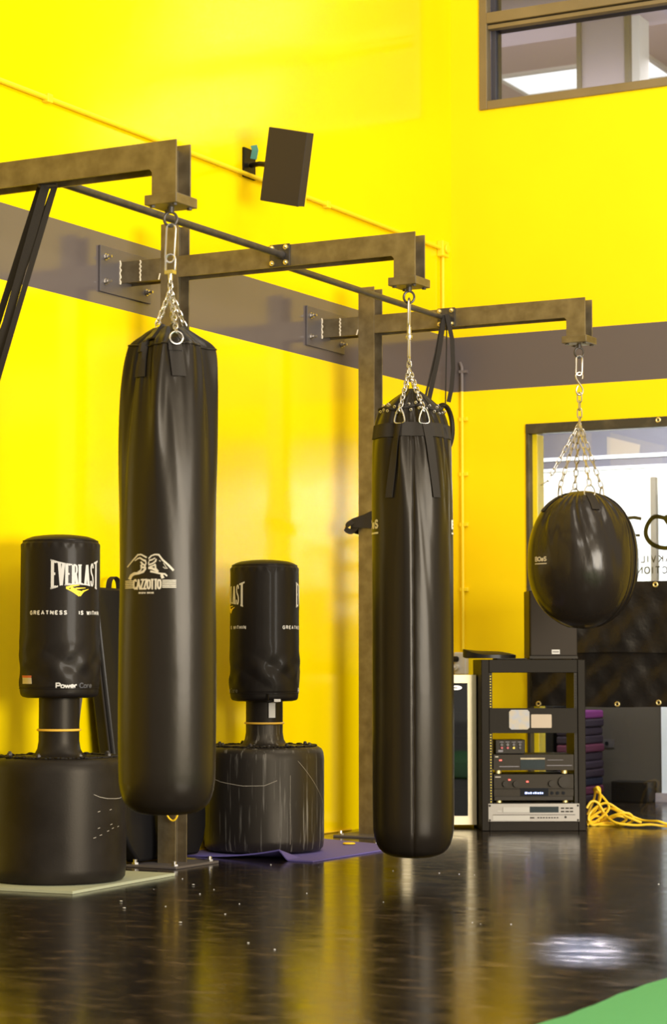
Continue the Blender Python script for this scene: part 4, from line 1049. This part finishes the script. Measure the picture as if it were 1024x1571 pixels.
lgp = MB(); vs = [T @ Vector((fw_-.115+.033*cos(2*pi*k/28), .012, z1-.075+.013*sin(2*pi*k/28))) for k in range(28)]; vs2 = [v+(T.to_3x3() @ Vector((0,-.003,0))) for v in vs]
lgp.add(vs+vs2, [tuple(range(28)), tuple(reversed(range(28,56)))]+[(i, (i+1) % 28, 28+(i+1) % 28, 28+i) for i in range(28)]); lgp.build('oval_badge', 'zinc', dr)
bw = MB(); text(bw, 'oeoo', lambda u, v: T @ Vector((fw_-.138+u, .0085, z1-.081+v)), .014, .2, gap=.1); bw.build('badge_script', 'ink', dr)
for i, z in enumerate((.22, .38, .53, .67)):
    m_ = MB()
    for k in range(6): m_.tube([T @ Vector((.015, .07+k*.05, z)), T @ Vector((fw_-.015, .07+k*.05, z))], .003, 6)
    m_.build('wire_shelf', 'zinc', t)
tag(t, 'steel-framed glass-door wine cooler between the middle bag and the audio rack', 'wine cooler')

# ------------------------------------------------------------ audio rack and what stands in it
ang = radians(31); org = Vector((.70, 11.50, 0)); T = local(org, ang); rw, rd, rh = .60, .45, .976
def L(px, py): return (px-741)/267, (1275-py)/267
t = empty('audio_rack', tuple(org))
MB().box(0, .045, 0, rd, 0, rh, T).build('side_panel', 'rack', t, bevel=.004)
MB().box(rw-.045, rw, 0, rd, 0, rh, T).build('side_panel', 'rack', t, bevel=.004)
MB().box(.045, rw-.045, 0, rd, rh-.075, rh, T).build('top_panel', 'rack', t, bevel=.003)
MB().box(.045, rw-.045, 0, rd, 0, .052, T).build('bottom_panel', 'rack', t, bevel=.003)
for x0, x1 in ((.045, .064), (rw-.064, rw-.045)):
    rl = MB(); 
    rl.box(x0, x1, .012, .016, .052, rh-.075, T); o = rl.build('mounting_rail', 'black', t)
    hl = MB()
    k = 0; z = .07
    while z < rh-.09:
        hl.box((x0+x1)/2-.003, (x0+x1)/2+.003, .0105, .0122, z-.003, z+.003, T); z += .0159
    hl.build('rail_holes', 'yellow' if x0 < .3 else 'blackhole', o)['kind'] = 'stuff'
bp = MB().box(.047, rw-.047, .004, .010, L(0,1126.5)[1], L(0,1088.5)[1], T).build('blank_panel', 'rack', t, bevel=.001)
def sticker(x0, x1, ya, yb, name, m, notch=0):
    (a, zb_), (b, zt_) = L(x0, yb), L(x1, ya); n = .012 if notch else .003
    pts = [(a+n, zb_), (b-n, zb_), (b, zb_+n), (b, zt_-n), (b-n, zt_), (a+n, zt_), (a, zt_-n), (a, zb_+n)]
    vs = [T @ Vector((p, .002, q)) for p, q in pts]+[T @ Vector((p, .004, q)) for p, q in pts]
    return MB().add(vs, [tuple(range(8)), tuple(reversed(range(8, 16)))]+[(i, (i+1) % 8, 8+(i+1) % 8, 8+i) for i in range(8)]).build(name, m, bp)
sticker(783.7, 815, 1091, 1121, 'worn_sticker', 'label_worn', 1); sticker(817.5, 849, 1098, 1118.6, 'paper_label', 'label')
tag(t, 'black open audio equipment rack standing on the floor in front of the window', 'audio rack')
def bx(mb, px0, px1, py0, py1, y0, y1):
    (a, zt_), (b, zb_) = L(px0, py0), L(px1, py1); return mb.box(a, b, y0, y1, zb_, zt_, T)
def knob(px, py, r, parent, m='black', y0=.0, d=.015, name='knob'):
    a, z = L(px, py); MB().cyl(T @ Vector((a, y0, z)), T @ Vector((a, y0-d, z)), r, 24).build(name, m, parent, smooth=True)
# silver player
t = empty('cd_player', tuple(T @ Vector((.06, 0, .052))))
b = bx(MB(), 750.8, 890.5, 1233.5, 1260.5, -.006, .0).build('faceplate', 'silver', t, bevel=.001)
bx(MB(), 757, 886, 1236, 1259.5, .0, .30).build('case', 'black', t)
bx(MB(), 773, 814, 1238.5, 1247, -.010, -.006).build('disc_drawer', 'silver2', t, bevel=.001)
bx(MB(), 814, 858.5, 1238, 1247, -.0075, -.006).build('display', 'display', t)
bx(MB(), 757.5, 884, 1250, 1250.8, -.0072, -.006).build('groove', 'amp', t)
bx(MB(), 757.5, 814, 1251.3, 1259, -.0085, -.006).build('lower_strip', 'silver2', t)
for px in (862, 869, 875.5):
    for py in (1239.5, 1244.5): bx(MB(), px, px+5.2, py, py+2, -.009, -.006).build('button', 'amp', t)
bx(MB(), 764.5, 771, 1244, 1246, -.009, -.006).build('power_button', 'silver2', t)
for k in range(8): bx(MB(), 826+k*4.2, 828.6+k*4.2, 1254, 1255.6, -.009, -.006).build('small_button', 'amp', t)
bx(MB(), 814.5, 821, 1254, 1255.8, -.009, -.006).build('small_button', 'amp', t)
knob(869, 1254, .0065, t, 'black', -.006, .003, 'headphone_jack')
for px in (753, 888):
    for py in (1236.5, 1258.5): knob(px, py, .006, t, 'black', -.006, .003, 'rack_screw')
tag(t, 'silver disc player, lowest unit in the audio rack', 'disc player')
# receiver
t = empty('stereo_receiver', tuple(T @ Vector((.06, 0, .17))))
bx(MB(), 760, 881.5, 1189, 1229, .006, .32).build('case', 'black', t, bevel=.002)
bx(MB(), 759.5, 882, 1189, 1210.8, -.002, .006).build('upper_faceplate', 'amp', t, bevel=.001)
bx(MB(), 759.5, 882, 1211.6, 1222.5, -.002, .006).build('lower_faceplate', 'amp', t, bevel=.001)
bx(MB(), 800, 843, 1210, 1222, -.004, -.002).build('display', 'blackhole', t)
dg = MB()
for k, (a, b_) in enumerate(((807, 811), (812, 814), (815, 817.5), (819.5, 821), (822, 825), (826, 829), (830, 832), (833, 835))):
    bx(dg, a, b_, 1216+(k % 2)*.5, 1218.8, -.0047, -.004)
dg.build('display_digits', 'led_blue', t)
for px, py, r in ((777.5, 1203.5, .018), (793.5, 1203.5, .018), (848, 1203, .018), (867, 1200.5, .033)): knob(px, py, r, t, 'black', -.002, .018, 'volume_knob' if r > .03 else 'knob')
for px in (848.5, 857, 866): knob(px, 1217.5, .009, t, 'blackhole', -.002, .006, 'input_jack')
for px, py in ((783.5, 1197.4), (811, 1200.2)): bx(MB(), px-1.7, px+1.7, py-1, py+1, -.004, -.002).build('indicator_light', 'led_red', t)
bx(MB(), 761.5, 770, 1192.4, 1193.8, -.0035, -.002).build('maker_print', 'cream_print', t)
bx(MB(), 763.5, 768, 1198, 1200.5, -.0045, -.002).build('power_button', 'black', t)
for px in (768, 870):
    a, z = L(px, 1229); MB().cyl(T @ Vector((a, .03, z-.012)), T @ Vector((a, .03, z)), .018, 20).build('foot', 'brass', t)
MB().box(.07, .53, .012, .30, L(0,1233.4)[1], L(0,1232.6)[1], T).build('bottom_tray', 'black', t)
tag(t, 'black stereo receiver with blue display and four knobs, above the silver player', 'receiver')
# deck
t = empty('cassette_deck', tuple(T @ Vector((.06, 0, .35))))
bx(MB(), 759.5, 882, 1159, 1182, .004, .30).build('case', 'black', t, bevel=.002)
bx(MB(), 759, 882.5, 1159, 1183, -.003, .004).build('faceplate', 'amp', t, bevel=.001)
bx(MB(), 800.5, 838, 1167, 1181, -.005, -.003).build('cassette_door', 'display', t)
bx(MB(), 800.5, 838, 1164, 1166.5, -.006, -.003).build('door_trim', 'steel', t)
bx(MB(), 768, 798.5, 1176.6, 1177.8, -.005, -.003).build('groove', 'plate', t)
bx(MB(), 841, 879.5, 1175.2, 1176.2, -.005, -.003).build('groove', 'plate', t)
bx(MB(), 842, 866, 1167, 1167.7, -.004, -.003).build('print_line', 'plate', t)
bx(MB(), 768, 772, 1166.8, 1168.6, -.005, -.003).build('indicator_light', 'led_red', t)
bx(MB(), 761.5, 766.5, 1161.5, 1163.2, -.005, -.003).build('maker_print', 'cream_print', t)
for px in (767, 869):
    a, z = L(px, 1182.4); MB().cyl(T @ Vector((a, .03, z-.021)), T @ Vector((a, .03, z)), .019, 20).build('foot', 'brass', t)
tag(t, 'black cassette deck with dark door, above the receiver in the rack', 'cassette deck')
# little mixer
t = empty('audio_mixer', tuple(T @ Vector((.08, .05, .44))))
bx(MB(), 764, 809.5, 1137, 1158.6, .05, .20).build('case', 'black', t, bevel=.003)
for px, m1, m2 in ((773.5, 'red_knob', 'zinc'), (782.5, 'red_knob', 'steel_dark'), (792, 'led_yel', 'steel_dark'), (801.5, 'steel_dark', 'steel_dark')):
    bx(MB(), px-3, px+3, 1140, 1141, .0485, .05).build('print_line', 'plate', t)
    knob(px, 1144.5, .008, t, 'steel_dark', .05, .010); knob(px, 1149.3, .0065, t, m1, .05, .012)
bx(MB(), 768, 775.5, 1152.5, 1155.8, .0485, .05).build('maker_print', 'plate', t)
tag(t, 'small black mixer with coloured knobs on top of the cassette deck', 'mixer')
# speaker cabinet on the rack
t = empty('speaker_cabinet', tuple(T @ Vector((.3, 0, rh))))
(a, _), (b_, _) = L(819, 0), L(893.5, 0)
MB().box(a, b_, .10, .34, rh+.006, rh+.40, T).build('cabinet', 'black', t, bevel=.004)
MB().box(a+.004, b_-.004, .085, .10, rh+.022, rh+.392, T).build('grille', 'speaker_cloth', t, bevel=.006)
MB().box(a, b_, .088, .10, rh+.006, rh+.020, T).build('lower_trim', 'black', t)
(c_, _), (d2, _) = L(853, 0), L(865.5, 0)
MB().box(c_, d2, .0835, .085, rh+.032, rh+.058, T).build('badge', 'white_print', t)
MB().box(c_+.006, d2-.006, .083, .0835, rh+.043, rh+.047, T).build('badge_line', 'amp', t)
for q in (a+.02, b_-.02): MB().cyl(T @ Vector((q, .12, rh+.0005)), T @ Vector((q, .12, rh+.007)), .012, 12).build('foot', 'black', t)
tag(t, 'black speaker cabinet with small white badge on top of the rack', 'speaker')
# flat black cap lying on the rack
cp = MB(); vs = []; fs = []; nr_, ns = 10, 40
def cap_pt(k, i):
    a = 2*pi*k/ns; r = i/nr_
    x = .085+ .14*cos(a)*r - (.03*r if cos(a) < 0 else 0); y = .2+.10*sin(a)*r
    z = .028+.022*(1-r**2)+.034*max(0, -cos(a))**2*r**2
    return x, y, z
for lay in (0, 1):
    for i in range(nr_+1):
        for k in range(ns):
            x, y, z = cap_pt(k, i); vs.append(T @ Vector((x, y, rh+(z if lay else max(.0085, z-.045)))))
N = (nr_+1)*ns
for i in range(nr_):
    for k in range(ns):
        l = (k+1) % ns; fs.append((i*ns+k, i*ns+l, (i+1)*ns+l, (i+1)*ns+k)); fs.append((N+i*ns+k, N+(i+1)*ns+k, N+(i+1)*ns+l, N+i*ns+l))
for k in range(ns): l = (k+1) % ns; fs.append((nr_*ns+k, nr_*ns+l, N+nr_*ns+l, N+nr_*ns+k))
cp.add(vs, fs); o = cp.build('flat_hat', 'pad', smooth=True); tag(o, 'flattened black cap lying on the left of the rack top', 'cap')
cp = MB(); cp.box(.10, .28, .10, .30, rh+.0005, rh+.008, T); o = cp.build('dark_folder', 'pad', bevel=.003); tag(o, 'thin dark folder lying under the cap on the rack top', 'folder')

# ------------------------------------------------------------ tarpaulins against the window
def tarp(name, x0, x1, z0, z1, y, seed, label, sag=.02, groms=()):
    t = empty(name, ((x0+x1)/2, y, z0)); n1, n2 = 90, 40; vs = []; fs = []
    def P(u, v, b=0):
        x = x0+(x1-x0)*u; z = z1+(z0-z1)*v
        d = .010*sin(7*x+seed)*v+.012*sin(17*x+2*seed+2*v)*sin(pi*v*.8+.3)+.007*sin(31*x+9*v+seed)+.006*sin(11*v+13*x)+.008*abs(sin(23*(x+.5*z)+seed))
        z += sag*.3*sin(9*x+seed)*v*v
        return Vector((x, y-.018+d*.8*(0.3+.7*min(1, v*3))+b, z))
    for b in (0, .003):
        for i in range(n1+1):
            for j in range(n2+1): vs.append(P(i/n1, j/n2, b))
    N = (n1+1)*(n2+1)
    for i in range(n1):
        for j in range(n2):
            a = i*(n2+1)+j; fs.append((a, a+1, a+n2+2, a+n2+1)); fs.append((N+a, N+a+n2+1, N+a+n2+2, N+a+1))
    m_ = MB().add(vs, fs); m_.build('sheet', 'tarp', t, smooth=True)
    for (gx, gz) in groms:
        u = (gx-x0)/(x1-x0); v = (gz-z1)/(z0-z1); q = P(u, v); m_ = MB(); torus(m_, (gx, q.y-.004, gz), .0125, .006); m_.build('grommet', 'brass', t, smooth=True)
    tag(t, label, 'tarpaulin'); return t
tarp('tarpaulin', GX0+.055, 2.7, .692, 1.035, W-.052, 1.3, 'crumpled black tarpaulin hanging lower on the window, with brass grommets along its hem', .01, [(.618,.706),(1.13,.708),(1.396,.720),(1.65,.715),(.87,.708)])
tarp('tarpaulin', GX0+.30, 2.7, 1.02, 1.447, W-.085, 4.1, 'black tarpaulin pinned across the window behind the ball bag, under the lettering', .01, [(1.396,1.425),(1.65,1.425)])

# ------------------------------------------------------------ yellow extension cable
random.seed(12)
base = Vector((1.19, 12.08, 0))
pts = []
def g(px, py, d=0):
    "floor spot seen at the pixel, z raised for loops"
    dr_ = FW+RT*((px-512)/FPX)-UP*((py-785.5)/FPX); dep_ = (12.19+d*.02)/dr_.y
    P = CAM+dr_*dep_; P.z = max(P.z, .007); return P
path = [(902,1268),(918,1258),(935,1240),(925,1222),(912,1212),(917,1210),(922,1222),(916,1240),(905,1255),(914,1262),(945,1250),(965,1248),(972,1258),(955,1266),(925,1266),(905,1260),(908,1245),(930,1232),(955,1245),(985,1258),(1010,1260),(1024,1264),(1045,1266),(1075,1262)]
cb = MB(); cb.tube(spline([g(px, py, (i % 5)-2) for i, (px, py) in enumerate(path)], 7), .0075, 8)
path2 = [(901,1240),(908,1230),(918,1232),(930,1250),(945,1262),(975,1266),(1000,1265),(1024,1268),(1060,1270)]
path3 = [(901,1262),(915,1252),(930,1258),(948,1252),(962,1256),(950,1264),(930,1262),(910,1266),(903,1258),(920,1246),(938,1240),(960,1252),(985,1262)]
path4 = [(902,1250),(912,1226),(915,1209),(921,1212),(919,1238),(928,1256),(906,1262),(925,1268),(960,1264)]
for j, pp in enumerate((path2, path3, path4)): cb.tube(spline([g(px, py, (i+j) % 4-3+j) for i, (px, py) in enumerate(pp)], 7), .0075, 8)
tag(cb.build('extension_cable', 'cable', smooth=True), 'tangled yellow extension cable on the floor right of the rack', 'cable')
o = MB().tube(spline([(.012, 8.9, .006), (.014, 9.6, .006), (.012, 10.4, .008), (.016, 11.2, .006)], 5), .005, 8).build('thin_yellow_wire', 'cable', smooth=True); tag(o, 'thin yellow cord along the foot of the left wall', 'cord')
